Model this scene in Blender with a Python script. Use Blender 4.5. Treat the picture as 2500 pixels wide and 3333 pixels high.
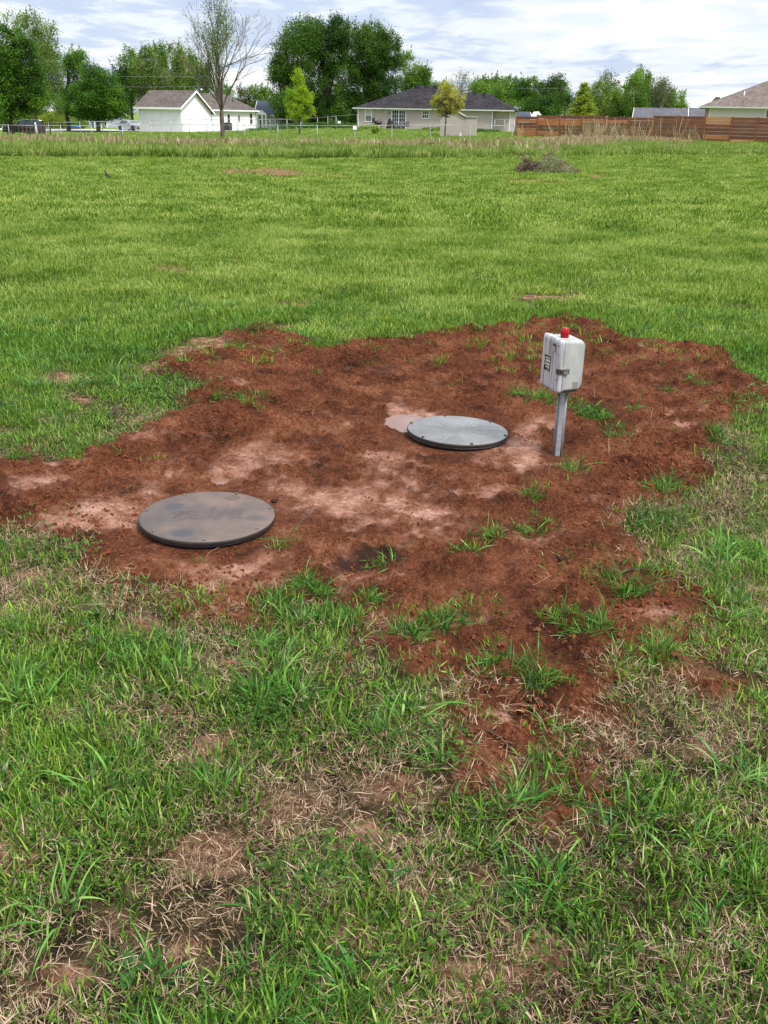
import bpy, bmesh, math, random
import numpy as np
from mathutils import Vector, Matrix

for o in list(bpy.data.objects): bpy.data.objects.remove(o)
SC = bpy.context.scene
COL = SC.collection
R = math.radians

# ------------------------------------------------------------------ camera
F_PX, PITCH, ROLL, CAM_H = 3050.0, R(22.9), 0.018, 1.69
cp, sp_ = math.cos(PITCH), math.sin(PITCH)
cF = np.array([0, cp, -sp_]); cR0 = np.array([1.0, 0, 0]); cU0 = np.array([0, sp_, cp])
rc, rs = math.cos(ROLL), math.sin(ROLL)
cR = cR0*rc + cU0*rs; cU = cU0*rc - cR0*rs
cam_d = bpy.data.cameras.new('camera'); cam = bpy.data.objects.new('camera', cam_d); COL.objects.link(cam)
cam_d.sensor_fit = 'VERTICAL'; cam_d.sensor_height = 36; cam_d.lens = F_PX/3333*36
cam_d.clip_end = 3000; cam_d.clip_start = 0.05
m = Matrix.Identity(4)
for i in range(3):
    m[i][0] = cR[i]; m[i][1] = cU[i]; m[i][2] = -cF[i]
m[2][3] = CAM_H
cam.matrix_world = m
SC.camera = cam

# ------------------------------------------------------------------ world + sun
SUN_EL, SUN_AZ = R(54), R(132)      # azimuth measured from +Y towards +X
W = bpy.data.worlds.new('World'); SC.world = W; W.use_nodes = True
nt = W.node_tree; nt.nodes.clear()
def N(tree, typ, **kw):
    n = tree.nodes.new(typ)
    for k, v in kw.items(): setattr(n, k, v)
    return n
L = nt.links.new
out = N(nt, 'ShaderNodeOutputWorld'); bg = N(nt, 'ShaderNodeBackground'); bg.inputs[1].default_value = 0.1
sky = N(nt, 'ShaderNodeTexSky', sky_type='NISHITA', sun_disc=False, sun_elevation=SUN_EL, sun_rotation=SUN_AZ)
tc = N(nt, 'ShaderNodeTexCoord'); sep = N(nt, 'ShaderNodeSeparateXYZ'); L(tc.outputs['Generated'], sep.inputs[0])
def wm(op, a, b=None, c=None, tree=nt):
    n = N(tree, 'ShaderNodeMath', operation=op)
    for i, v in enumerate((a, b, c)):
        if v is None: continue
        if isinstance(v, (int, float)): n.inputs[i].default_value = v
        else: tree.links.new(v, n.inputs[i])
    return n.outputs[0]
zc = wm('MAXIMUM', sep.outputs['Z'], 0.0)
zden = wm('ADD', zc, 0.07)
comb = N(nt, 'ShaderNodeCombineXYZ'); L(wm('DIVIDE', sep.outputs['X'], zden), comb.inputs[0]); L(wm('DIVIDE', sep.outputs['Y'], zden), comb.inputs[1])
def wnoise(scale, detail, rough, offs, stretch=(1, 1, 1), dist=0.0):
    mp = N(nt, 'ShaderNodeMapping'); mp.inputs['Location'].default_value = offs; mp.inputs['Scale'].default_value = stretch
    L(comb.outputs[0], mp.inputs[0])
    n = N(nt, 'ShaderNodeTexNoise'); n.inputs['Scale'].default_value = scale; n.inputs['Detail'].default_value = detail
    n.inputs['Roughness'].default_value = rough; n.inputs['Distortion'].default_value = dist
    L(mp.outputs[0], n.inputs['Vector']); return n.outputs['Fac']
def ramp(tree, fac, stops, interp='EASE'):
    r = N(tree, 'ShaderNodeValToRGB'); r.color_ramp.interpolation = interp
    e = r.color_ramp.elements
    while len(e) < len(stops): e.new(0.5)
    for k, (p, c) in enumerate(stops):
        e[k].position = p; e[k].color = (c[0], c[1], c[2], 1) if not isinstance(c, (int, float)) else (c, c, c, 1)
    tree.links.new(fac, r.inputs[0]); return r.outputs[0]
def mixc(tree, fac, a, b, mode='MIX'):
    n = N(tree, 'ShaderNodeMix', data_type='RGBA', blend_type=mode)
    for s, v in ((n.inputs['Factor'], fac), (n.inputs['A'], a), (n.inputs['B'], b)):
        if isinstance(v, (int, float)): s.default_value = v
        elif isinstance(v, tuple): s.default_value = (v[0], v[1], v[2], 1)
        else: tree.links.new(v, s)
    return n.outputs['Result']
n1 = wnoise(0.42, 8, 0.55, (3.1, 7.7, 0), (0.85, 0.6, 1), 0.7)
n2 = wnoise(2.1, 7, 0.62, (11.3, 2.2, 0), (1, 0.7, 1), 0.4)
nn = wm('ADD', wm('MULTIPLY', n1, 0.62), wm('MULTIPLY', n2, 0.38))
SKY_RAMP = [(0.34, (3.7, 4.6, 6.6)), (0.44, (4.9, 5.7, 7.3)), (0.50, (6.9, 7.4, 8.1)), (0.57, (8.5, 8.6, 8.7))]
ccol = ramp(nt, nn, SKY_RAMP)
lift = wm('ADD', 1.0, wm('MULTIPLY', wm('SUBTRACT', wm('MAXIMUM', zc, 0.30), 0.30), 1.9))   # an overcast sky is brighter overhead
sc_ = N(nt, 'ShaderNodeVectorMath', operation='SCALE'); L(ccol, sc_.inputs[0]); L(lift, sc_.inputs['Scale'])
L(mixc(nt, 0.9, sky.outputs[0], sc_.outputs[0]), bg.inputs[0])
L(bg.outputs[0], out.inputs[0])

sd = bpy.data.lights.new('sun', 'SUN'); sd.energy = 3.4; sd.angle = R(12); sd.color = (1, 0.95, 0.88)
sun = bpy.data.objects.new('sun', sd); COL.objects.link(sun)
sdir = Vector((math.sin(SUN_AZ)*math.cos(SUN_EL), math.cos(SUN_AZ)*math.cos(SUN_EL), math.sin(SUN_EL)))
sun.rotation_euler = sdir.to_track_quat('Z', 'Y').to_euler()
SC.view_settings.view_transform = 'Standard'; SC.view_settings.look = 'None'
SC.view_settings.exposure = 0.42; SC.view_settings.gamma = 1
SC.cycles.max_bounces = 6; SC.cycles.diffuse_bounces = 3; SC.cycles.glossy_bounces = 3
SC.cycles.transmission_bounces = 4; SC.cycles.transparent_max_bounces = 6

# ------------------------------------------------------------------ photo <-> world
K = 2500/1659.0
def proj(X, Y, Z):
    v = np.stack([np.asarray(X, float), np.asarray(Y, float)+0*np.asarray(X, float), np.asarray(Z, float)-CAM_H+0*np.asarray(X, float)], -1)
    d = v@cF
    d = np.where(np.abs(d) < 1e-3, 1e-3, d)
    return 1250+F_PX*(v@cR)/d, 1666.5-F_PX*(v@cU)/d, d
def ray(px, py): return cF*F_PX + cR*(px-1250) - cU*(py-1666.5)
def G(px, py, z=0.0):
    d = ray(px, py); t = (z-CAM_H)/d[2]; return Vector((d[0]*t, d[1]*t, z))
def PY(px, py, Y):
    d = ray(px, py); t = Y/d[1]; return Vector((d[0]*t, Y, CAM_H+d[2]*t))
def GX(px, Y, z=0.0):
    # world x of image column px at depth Y and height z
    q = (px-1250)/F_PX
    a = cR[0]-q*cF[0]; b = (cR[1]-q*cF[1])*Y + (cR[2]-q*cF[2])*(z-CAM_H)
    return -b/a
def ZY(px, py, Y): return PY(px, py, Y).z

# ------------------------------------------------------------------ noise
rng = np.random.default_rng(7)
random.seed(7)
def _h(ix, iy, s):
    n = (ix.astype(np.int64)*374761393 + iy.astype(np.int64)*668265263 + s*1442695041) & 0xffffffff
    n = ((n ^ (n >> 13))*1274126177) & 0xffffffff
    return ((n ^ (n >> 16)) & 0xffff)/65535.0
def vnoise(x, y, s=0):
    x = np.asarray(x, float); y = np.asarray(y, float)
    ix = np.floor(x); iy = np.floor(y); fx = x-ix; fy = y-iy
    fx = fx*fx*(3-2*fx); fy = fy*fy*(3-2*fy)
    a = _h(ix, iy, s); b = _h(ix+1, iy, s); c = _h(ix, iy+1, s); d = _h(ix+1, iy+1, s)
    return (a*(1-fx)+b*fx)*(1-fy)+(c*(1-fx)+d*fx)*fy
def fbm(x, y, sc, o=4, s=0, rough=0.5):
    t = 0; a = 1; w = 0
    for k in range(o):
        t = t + a*vnoise(x*sc*2**k+17.3*k, y*sc*2**k-9.1*k, s+k*31); w += a; a *= rough
    return t/w
def sst(a, b, x):
    t = np.clip((x-a)/(b-a), 0, 1); return t*t*(3-2*t)

# ------------------------------------------------------------------ object helpers
def tag(o, label=None, cat=None, group=None, kind=None):
    if label: o['label'] = label
    if cat: o['category'] = cat
    if group: o['group'] = group
    if kind: o['kind'] = kind
    return o
def empty(name, loc=(0, 0, 0), rz=0, label=None, cat=None, group=None, parent=None):
    o = bpy.data.objects.new(name, None); COL.objects.link(o); o.location = loc; o.rotation_euler = (0, 0, rz)
    o.empty_display_size = 0.1
    if parent: o.parent = parent
    return tag(o, label, cat, group)
class MB:
    def __init__(s): s.v = []; s.f = []; s.sm = []
    def add(s, vs, fs, smooth=False):
        b = len(s.v); s.v += [tuple(v) for v in vs]; s.f += [tuple(b+i for i in f) for f in fs]; s.sm += [smooth]*len(fs); return s
    def box(s, x0, x1, y0, y1, z0, z1):
        return s.add([(x0,y0,z0),(x1,y0,z0),(x1,y1,z0),(x0,y1,z0),(x0,y0,z1),(x1,y0,z1),(x1,y1,z1),(x0,y1,z1)],
                     [(0,3,2,1),(4,5,6,7),(0,1,5,4),(1,2,6,5),(2,3,7,6),(3,0,4,7)])
    def prism(s, poly, axis, a, b, smooth=False):
        # poly: list of 2D points; axis 'y': (x,z) extruded along y etc.
        def p(q, t):
            return {'x': (t, q[0], q[1]), 'y': (q[0], t, q[1]), 'z': (q[0], q[1], t)}[axis]
        n = len(poly); vs = [p(q, a) for q in poly]+[p(q, b) for q in poly]
        return s.add(vs, [tuple(range(n)), tuple(range(2*n-1, n-1, -1))]+[(i, i+n, (i+1) % n+n, (i+1) % n) for i in range(n)], smooth)
    def tube(s, p0, p1, r0, r1=None, n=8, cap=True, smooth=True):
        r1 = r0 if r1 is None else r1
        p0 = Vector(p0); p1 = Vector(p1); d = (p1-p0).normalized()
        a = d.orthogonal().normalized(); b = d.cross(a)
        vs = [p0+(a*math.cos(2*math.pi*i/n)+b*math.sin(2*math.pi*i/n))*r0 for i in range(n)]
        vs += [p1+(a*math.cos(2*math.pi*i/n)+b*math.sin(2*math.pi*i/n))*r1 for i in range(n)]
        s.add(vs, [(i, (i+1) % n, (i+1) % n+n, i+n) for i in range(n)], smooth)
        if cap: s.add(vs[:n], [tuple(range(n-1, -1, -1))]); s.add(vs[n:], [tuple(range(n))])
        return s
    def path(s, pts, r, n=6):
        for a, b in zip(pts[:-1], pts[1:]): s.tube(a, b, r, r, n)
        return s
    def lathe(s, prof, n=24, cx=0, cy=0, smooth=True, cap=True):
        vs = []; fs = []
        for (r, z) in prof: vs += [(cx+r*math.cos(2*math.pi*i/n), cy+r*math.sin(2*math.pi*i/n), z) for i in range(n)]
        for k in range(len(prof)-1): fs += [(k*n+i, k*n+(i+1) % n, (k+1)*n+(i+1) % n, (k+1)*n+i) for i in range(n)]
        s.add(vs, fs, smooth)
        if not cap: return s
        if prof[0][0] > 1e-6: s.add(vs[:n], [tuple(range(n-1, -1, -1))])
        if prof[-1][0] > 1e-6: s.add(vs[-n:], [tuple(range(n))])
        return s
    def build(s, name, mat=None, parent=None, bevel=0, fix=True, seg=2):
        me = bpy.data.meshes.new(name); me.from_pydata(s.v, [], s.f)
        me.polygons.foreach_set('use_smooth', s.sm)
        if fix:
            bm = bmesh.new(); bm.from_mesh(me); bmesh.ops.remove_doubles(bm, verts=bm.verts, dist=1e-6)
            bmesh.ops.recalc_face_normals(bm, faces=bm.faces); bm.to_mesh(me); bm.free()
        o = bpy.data.objects.new(name, me); COL.objects.link(o)
        if mat: me.materials.append(mat)
        if parent: o.parent = parent
        if bevel:
            md = o.modifiers.new('bevel', 'BEVEL'); md.width = bevel; md.segments = seg; md.limit_method = 'ANGLE'; md.angle_limit = R(40)
        return o
def np_mesh(name, V, Q, mat=None, parent=None, attrs=None, smooth=False, link=True):
    """V (n,3), Q (m,k) faces all with k corners"""
    me = bpy.data.meshes.new(name); V = np.asarray(V, np.float32); Q = np.asarray(Q, np.int32)
    me.vertices.add(len(V)); me.vertices.foreach_set('co', V.ravel())
    k = Q.shape[1]; me.loops.add(Q.size); me.loops.foreach_set('vertex_index', Q.ravel())
    me.polygons.add(len(Q)); me.polygons.foreach_set('loop_start', np.arange(0, Q.size, k, dtype=np.int32))
    me.polygons.foreach_set('use_smooth', np.full(len(Q), smooth))
    me.update(calc_edges=True)
    if attrs:
        for an, av in attrs.items():
            a = me.attributes.new(an, 'FLOAT', 'POINT'); a.data.foreach_set('value', np.asarray(av, np.float32))
    if mat: me.materials.append(mat)
    o = bpy.data.objects.new(name, me)
    if link: COL.objects.link(o)
    if parent: o.parent = parent
    return o
def dup(root, loc=None, rz=None, label=None, parent=None):
    c = root.copy(); COL.objects.link(c)
    if parent is not None: c.parent = parent
    if loc is not None: c.location = loc
    if rz is not None: c.rotation_euler = (0, 0, rz)
    if label: c['label'] = label
    for ch in [x for x in bpy.data.objects if x.parent == root]: dup(ch, parent=c)
    return c

# ------------------------------------------------------------------ materials
def newmat(name):
    mt = bpy.data.materials.new(name); mt.use_nodes = True
    t = mt.node_tree; b = t.nodes['Principled BSDF']; return mt, t, b
def mat(name, c1, c2=None, scale=5, rough=0.7, metal=0, bump=0, bscale=None, detail=4, stretch=(1, 1, 1), spec=None, lo=0.35, hi=0.65, coat=0):
    mt, t, b = newmat(name)
    tcn = N(t, 'ShaderNodeTexCoord'); mp = N(t, 'ShaderNodeMapping'); mp.inputs['Scale'].default_value = stretch
    t.links.new(tcn.outputs['Object'], mp.inputs[0])
    nz = N(t, 'ShaderNodeTexNoise'); nz.inputs['Scale'].default_value = scale; nz.inputs['Detail'].default_value = detail
    t.links.new(mp.outputs[0], nz.inputs['Vector'])
    c2 = c2 or tuple(v*0.8 for v in c1)
    t.links.new(ramp(t, nz.outputs['Fac'], [(lo, c2), (hi, c1)], 'LINEAR'), b.inputs['Base Color'])
    b.inputs['Roughness'].default_value = rough; b.inputs['Metallic'].default_value = metal
    if spec is not None: b.inputs['Specular IOR Level'].default_value = spec
    if coat: b.inputs['Coat Weight'].default_value = coat
    if bump:
        n2 = N(t, 'ShaderNodeTexNoise'); n2.inputs['Scale'].default_value = bscale or scale*4; n2.inputs['Detail'].default_value = 4
        t.links.new(mp.outputs[0], n2.inputs['Vector'])
        bp = N(t, 'ShaderNodeBump'); bp.inputs['Strength'].default_value = 1; bp.inputs['Distance'].default_value = bump
        t.links.new(n2.outputs['Fac'], bp.inputs['Height']); t.links.new(bp.outputs[0], b.inputs['Normal'])
    return mt
def siding(name, col, pitch=0.13):
    """horizontal lap siding: a sawtooth profile as relief, faint weathering and painted lap shade in the colour"""
    mt, t, b = newmat(name)
    tcn = N(t, 'ShaderNodeTexCoord'); s = N(t, 'ShaderNodeSeparateXYZ'); t.links.new(tcn.outputs['Object'], s.inputs[0])
    fr = wm('FRACT', wm('DIVIDE', s.outputs['Z'], pitch), tree=t)
    lap_shade = wm('LESS_THAN', fr, 0.13, tree=t)
    nz = N(t, 'ShaderNodeTexNoise'); nz.inputs['Scale'].default_value = 1.3; t.links.new(tcn.outputs['Object'], nz.inputs['Vector'])
    base = ramp(t, nz.outputs['Fac'], [(0.3, tuple(v*0.9 for v in col)), (0.7, col)], 'LINEAR')
    t.links.new(mixc(t, lap_shade, base, tuple(v*0.62 for v in col)), b.inputs['Base Color'])  # shade along each lap line is painted in as a darker strip
    bp = N(t, 'ShaderNodeBump'); bp.inputs['Distance'].default_value = 0.02; t.links.new(wm('SUBTRACT', 1.0, fr, tree=t), bp.inputs['Height'])
    t.links.new(bp.outputs[0], b.inputs['Normal']); b.inputs['Roughness'].default_value = 0.55
    return mt
def shingle(name, c1, c2):
    mt, t, b = newmat(name)
    tcn = N(t, 'ShaderNodeTexCoord')
    mp = N(t, 'ShaderNodeMapping'); mp.inputs['Scale'].default_value = (2.2, 2.2, 9); t.links.new(tcn.outputs['Object'], mp.inputs[0])
    v = N(t, 'ShaderNodeTexVoronoi'); v.inputs['Scale'].default_value = 1.6; t.links.new(mp.outputs[0], v.inputs['Vector'])
    nz = N(t, 'ShaderNodeTexNoise'); nz.inputs['Scale'].default_value = 0.7; nz.inputs['Detail'].default_value = 6; t.links.new(tcn.outputs['Object'], nz.inputs['Vector'])
    a = wm('ADD', wm('MULTIPLY', v.outputs['Color'], 0.55, tree=t), wm('MULTIPLY', nz.outputs['Fac'], 0.5, tree=t), tree=t)
    t.links.new(ramp(t, a, [(0.25, c1), (0.75, c2)], 'LINEAR'), b.inputs['Base Color'])
    b.inputs['Roughness'].default_value = 0.92; b.inputs['Specular IOR Level'].default_value = 0.1
    bp = N(t, 'ShaderNodeBump'); bp.inputs['Distance'].default_value = 0.03; t.links.new(v.outputs['Distance'], bp.inputs['Height']); t.links.new(bp.outputs[0], b.inputs['Normal'])
    return mt
def leafmat(name, cols, trans=0.35, nscale=0.5, rough=0.5, attr='r', base_col=None, spec=0.35, wn=0.35):
    """leaf or blade: colour from the per-leaf value, drifting over world position"""
    mt, t, b = newmat(name)
    at = N(t, 'ShaderNodeAttribute', attribute_name=attr)
    geo = N(t, 'ShaderNodeNewGeometry')
    nz = N(t, 'ShaderNodeTexNoise'); nz.inputs['Scale'].default_value = nscale; nz.inputs['Detail'].default_value = 4
    t.links.new(geo.outputs['Position'], nz.inputs['Vector'])
    drift = wm('MULTIPLY', wm('SUBTRACT', nz.outputs['Fac'], 0.5, tree=t), wn*3, tree=t)
    f = wm('ADD', at.outputs['Fac'], drift, tree=t)
    n = len(cols)
    c = ramp(t, f, [(k/(n-1), cc) for k, cc in enumerate(cols)], 'LINEAR')
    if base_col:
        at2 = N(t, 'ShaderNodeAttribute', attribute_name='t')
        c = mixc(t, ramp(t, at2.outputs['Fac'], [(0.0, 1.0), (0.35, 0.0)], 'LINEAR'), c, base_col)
    b.inputs['Roughness'].default_value = rough; b.inputs['Specular IOR Level'].default_value = spec*0.35
    t.links.new(c, b.inputs['Base Color'])
    tr = N(t, 'ShaderNodeBsdfTranslucent'); t.links.new(mixc(t, 1.0, c, (1.15, 1.25, 0.55), 'MULTIPLY'), tr.inputs[0])
    mx = N(t, 'ShaderNodeMixShader'); mx.inputs[0].default_value = trans
    t.links.new(b.outputs[0], mx.inputs[1]); t.links.new(tr.outputs[0], mx.inputs[2])
    t.links.new(mx.outputs[0], t.nodes['Material Output'].inputs[0])
    return mt
# ------------------------------------------------------------------ ground
# height of the land beyond the field: control points (x, y, z)
CTRL = [(GX(50,122,-1.2),122,-1.25),(GX(200,135,-1),135,-1.05),(GX(410,145,-.8),145,-0.85),(GX(300,95,-.9),95,-0.75),(GX(50,90,-.9),90,-0.85),
        (GX(700,88,-.5),88,-0.5),(GX(590,135,-.7),135,-0.72),(GX(840,151,-.6),151,-0.58),(GX(975,109,-.4),109,-0.40),(GX(1000,90,-.3),90,-0.40),
        (GX(1250,125,0),125,0.12),(GX(1640,125,0),125,0.05),(GX(1480,97,0),97,-0.10),(GX(1250,100,0),100,-0.05),(GX(1400,150,0),150,0.1),
        (GX(2100,95,0),95,0.0),(GX(2400,90,0),90,0.0),(GX(2300,120,0),120,0.4),(60,60,0),(-60,160,-1.0),(60,160,0.2),(-60,75,-0.6),(0,75,-.1),(-18,70,-.35),(0,200,-.2),(-60,220,-.8)]
CT = np.array(CTRL)
def T(x, y):
    x = np.asarray(x, float); y = np.asarray(y, float)
    sw = np.full(np.broadcast(x, y).shape, 1e-6); sz = np.zeros_like(sw)
    for cx, cy, cz in CT:
        w = 1.0/(((x-cx)**2+(y-cy)**2)/100.0+0.3)**2
        sw = sw+w; sz = sz+w*cz
    return sz/sw*sst(48, 84, y)

SOIL_PX = [(-120,990),(0,990),(60,972),(110,985),(170,985),(235,950),(300,938),(370,915),(430,885),(445,855),(400,825),(330,812),(350,785),(410,765),(480,755),
 (520,722),(560,712),(640,728),(720,752),(800,745),(900,742),(980,728),(1060,716),(1150,703),(1200,692),(1250,690),(1300,707),(1350,728),(1400,748),(1500,757),(1560,775),(1610,792),
 (1640,830),(1680,850),(1680,872),(1600,905),(1568,950),(1565,1010),(1570,1045),(1510,1075),(1450,1090),(1400,1125),(1470,1155),(1460,1210),(1450,1240),(1510,1280),
 (1500,1330),(1560,1385),(1630,1480),(1600,1530),(1520,1530),(1450,1510),(1400,1560),(1340,1600),(1270,1630),(1180,1690),(1080,1720),(1000,1670),(1000,1580),(950,1480),(890,1435),(810,1400),
 (740,1360),(690,1335),(640,1350),(560,1362),(470,1350),(380,1310),(300,1290),(220,1258),(160,1222),(100,1180),(0,1165),(-120,1150)]
SOILW = np.array([G(a*K, b*K)[:2] for a, b in SOIL_PX])
def sdist(x, y, P):
    x = np.asarray(x, float); y = np.asarray(y, float)
    d = np.full(x.shape, 1e9); ins = np.zeros(x.shape, bool)
    n = len(P)
    for i in range(n):
        ax, ay = P[i]; bx, by = P[(i+1) % n]
        ex, ey = bx-ax, by-ay; L2 = ex*ex+ey*ey
        t = np.clip(((x-ax)*ex+(y-ay)*ey)/L2, 0, 1)
        d = np.minimum(d, (x-ax-t*ex)**2+(y-ay-t*ey)**2)
        c = ((ay > y) != (by > y))
        with np.errstate(divide='ignore', invalid='ignore'):
            xi = ex*(y-ay)/(by-ay if by != ay else 1e-9)+ax
        ins ^= c & (x < xi)
    d = np.sqrt(d); return np.where(ins, d, -d)
def soil_sd(x, y):
    x = np.asarray(x, float); y = np.asarray(y, float)
    near = (y < 14) & (np.abs(x) < 9)
    r = np.full(x.shape, -5.0)
    xs, ys = x[near], y[near]
    if xs.size:
        r[near] = sdist(xs, ys, SOILW) + (fbm(xs, ys, 1.6, 4, 5)-0.5)*0.50 + (fbm(xs, ys, 7, 3, 9)-0.5)*0.30
    return r
def blobs(x, y, lst, s=1.0):
    """soft round patches given as (px, py, rx, ry, strength) on the ground"""
    px, py, d = proj(x, y, 0*x); px = px/K; py = py/K
    t = np.zeros(np.shape(x))
    for (cx, cy, rx, ry, st) in lst:
        q = ((px-cx)/(rx*s))**2+((py-cy)/(ry*s))**2
        t = np.maximum(t, st*np.exp(-q)) if st > 0 else t+st*np.exp(-q)
    return t
CRUST = [(890,905,70,30,1),(1125,975,45,45,1),(1060,965,60,25,.7),(715,1095,110,45,1),(860,1088,45,26,.9),(935,1112,60,24,1),(180,1128,130,42,.95),(500,1030,70,24,.9),
 (640,1060,100,34,.8),(1465,935,60,16,.8),(1490,905,40,10,.5),(1000,1035,90,20,.5),(560,985,120,30,.5),(780,1170,120,30,.5),(340,1040,90,40,.45),(470,1240,130,26,.55),(100,1060,110,35,.55),
 (760,1250,80,30,.4),(720,960,110,26,.6),(1050,1070,60,22,.6),(240,1130,80,30,.9),(600,1210,110,18,.5),(1090,1545,50,22,.55),(700,1110,420,95,.60),(520,1000,330,60,.56),(300,1120,240,70,.58),(640,1210,260,50,.36),(1090,985,150,60,.46),(150,1150,180,50,.5),(430,1250,260,50,.42),(850,1000,200,60,.45),(1250,960,90,40,.25),(1320,1060,120,40,.25)]
DARK = [(820,1205,80,24,1),(760,1225,60,16,.8),(470,1150,120,10,.5),(700,855,160,14,.5),(900,800,200,14,.4),(950,960,50,14,.5),(400,855,60,14,.5),(1210,1225,30,14,.8)]
BARE = [(135,821,40,12,1.2),(175,870,34,10,1),(430,766,90,20,1),(480,743,70,15,.9),(330,800,60,14,.6),(100,905,70,14,.5),(60,940,50,14,.5),(370,580,70,12,.9),(510,568,60,9,.7),(620,660,100,13,.7),(1190,645,80,10,1),(1090,650,60,8,.6),(760,735,60,8,.7),(600,705,90,9,.8),(880,728,60,7,.7),(240,880,60,12,.6),(300,905,50,10,.7),(1400,735,60,8,.6),(1560,470,120,9,.5),(250,470,120,7,.45),(900,470,140,8,.4),(1300,450,120,7,.4),
 (560,372,120,13,1.1),(730,382,30,6,1.2),(640,378,100,9,1),(1140,392,100,5.0,1.2),(1200,394,40,5,1.2),(1285,382,30,8,1.1),(1330,385,50,5,.7),(900,567,110,10,.6),(1480,560,80,14,.4),(1330,520,70,9,.3),
 (450,1850,95,60,1),(490,1875,50,30,.8),(30,1850,70,45,1),(130,2110,90,50,1),(90,2140,70,40,.8),(1175,2060,70,52,1.1),(1100,1548,60,30,.9),(460,1620,60,40,1),(430,1640,80,40,.7),(360,1540,60,40,.7),(300,1350,60,20,.8),
 (620,1740,160,90,.75),(760,1790,120,70,.55),(850,1690,150,60,.7),(640,1830,100,60,.5),(540,1960,140,70,.5),(250,1990,120,60,.5),(380,2080,120,60,.4),(500,1430,50,30,1),(730,1440,40,20,.6),(120,1350,80,30,.6),(240,1560,50,20,.6),
 (120,1525,40,12,.8),(760,2030,150,70,.6),(1010,2110,130,70,.55),(1380,1950,90,50,.35),(1450,2080,110,60,.5),(1520,1600,80,50,.5),(1360,1650,60,30,.4),(1230,1530,60,30,.5),(1560,2010,60,30,.4),(1550,1480,60,30,.7),
 (1400,1180,80,30,.5),(1500,1210,60,40,.5),(1560,1130,50,40,.4),(20,1310,60,30,.6),(60,1240,50,14,.8),(230,1310,40,14,.6),(1060,1900,100,50,.4),(880,1930,80,40,.45),(1290,1830,50,30,.3)]
LUSH = [(60,1450,200,110,1),(260,1440,110,60,1),(120,1620,200,60,.8),(60,1720,150,60,.8),(200,1700,110,30,.6),(700,1360,80,40,.8),(560,1420,80,50,.7),(640,1520,110,50,.8),(880,1500,80,50,.9),(800,1560,80,50,.7),(380,1318,70,22,.7),(90,1215,110,24,.8),(40,1205,70,18,.8),
 (1400,1430,90,50,1),(1330,1480,60,40,.8),(1560,1390,60,40,.9),(1450,1760,220,110,.9),(1600,1850,120,120,1),(1250,1700,170,90,.8),(1100,1800,120,70,.7),(1080,1800,90,70,.7),(720,1850,90,80,.9),(800,1780,60,60,.7),
 (1150,1940,160,50,.8),(1330,1960,120,60,.8),(350,2060,120,90,.8),(450,2150,160,70,.9),(560,2020,80,60,.6),(80,1990,110,80,.7),(200,1920,90,50,.5),(1580,1200,80,60,.7),(1540,1270,60,40,.6),(1620,1500,50,80,.8),(1000,2180,120,40,.6),
 (1420,1900,140,80,.8),(1600,2000,90,80,.7),(700,2120,140,60,.6),(870,2040,100,60,.5),(1280,2080,90,60,.5),(960,1660,80,40,.5),(1030,1750,60,40,.6),(480,1520,70,40,.6),(330,1480,60,30,.8),(400,1720,110,50,.4),(560,1640,60,40,.4)]

def axis(segs):
    a = []
    for lo, hi, st in segs:
        n = max(1, int(round((hi-lo)/st))); a += list(np.linspace(lo, hi, n, endpoint=False))
    a.append(segs[-1][1]); return np.array(a)
xs = axis([(-1500,-300,200),(-300,-80,20),(-80,-24,2.2),(-24,-12,.5),(-12,-4.0,0.16),(-4.0,4.4,0.0118),(4.4,12,0.16),(12,24,.5),(24,80,2.2),(80,300,20),(300,1500,200)])
ys = axis([(-300,-20,60),(-20,0.9,2.0),(0.9,9.2,0.0118),(9.2,12,0.06),(12,46,0.22),(46,160,2.0),(160,400,15),(400,2200,200)])
GXX, GYY = np.meshgrid(xs, ys)
fx, fy = GXX.ravel(), GYY.ravel()
fine = (fx > -5) & (fx < 5.5) & (fy > 0.7) & (fy < 12)
sdv = soil_sd(fx, fy); soil = sst(-0.06, 0.10, sdv)
crust = np.zeros_like(fx); dark = np.zeros_like(fx); bare = np.zeros_like(fx)
visible = (fy > 0.7) & (fy < 60)
vx, vy = fx[visible], fy[visible]
wob = (fbm(vx, vy, 3.0, 4, 21)-0.5)
crust[visible] = np.clip(sst(0.22, 0.85, blobs(vx, vy, CRUST)+wob*1.3+(fbm(vx, vy, 14.0, 4, 23, .65)-0.5)*1.1), 0, 1)
dark[visible] = np.clip(sst(0.3, 0.8, blobs(vx, vy, DARK)+wob*0.9), 0, 1)
bare[visible] = np.clip(sst(0.32, 0.75, blobs(vx, vy, BARE)+(fbm(vx, vy, 4.0, 4, 77)-0.5)*np.where(vy > 12, 0.5, 1.1)), 0, 1)
LID1 = G(448*K, 1110*K, 0.045); LID2 = G(988*K, 926*K, 0.045)
Hh = np.array(T(fx, fy))
ff = np.where(fine)[0]; gx, gy = fx[ff], fy[ff]
cr = crust[ff]; so = soil[ff]
rough_ = so*(1-0.80*cr)
big = (fbm(gx, gy, 0.9, 3, 3)-0.5)*0.06
mid = (fbm(gx, gy, 6.0, 4, 11)-0.5)
ridged = 1-np.abs(2*fbm(gx*0.6, gy*1.25, 7.5, 4, 12)-1)      # raked, broken clods
clod = np.maximum(0, fbm(gx, gy, 22, 3, 13)-0.50)*1.2
edge = np.exp(-((sdv[ff]-0.22)/0.22)**2)*sst(4.4, 5.4, gy)        # loose soil banked along the far rim
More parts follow.
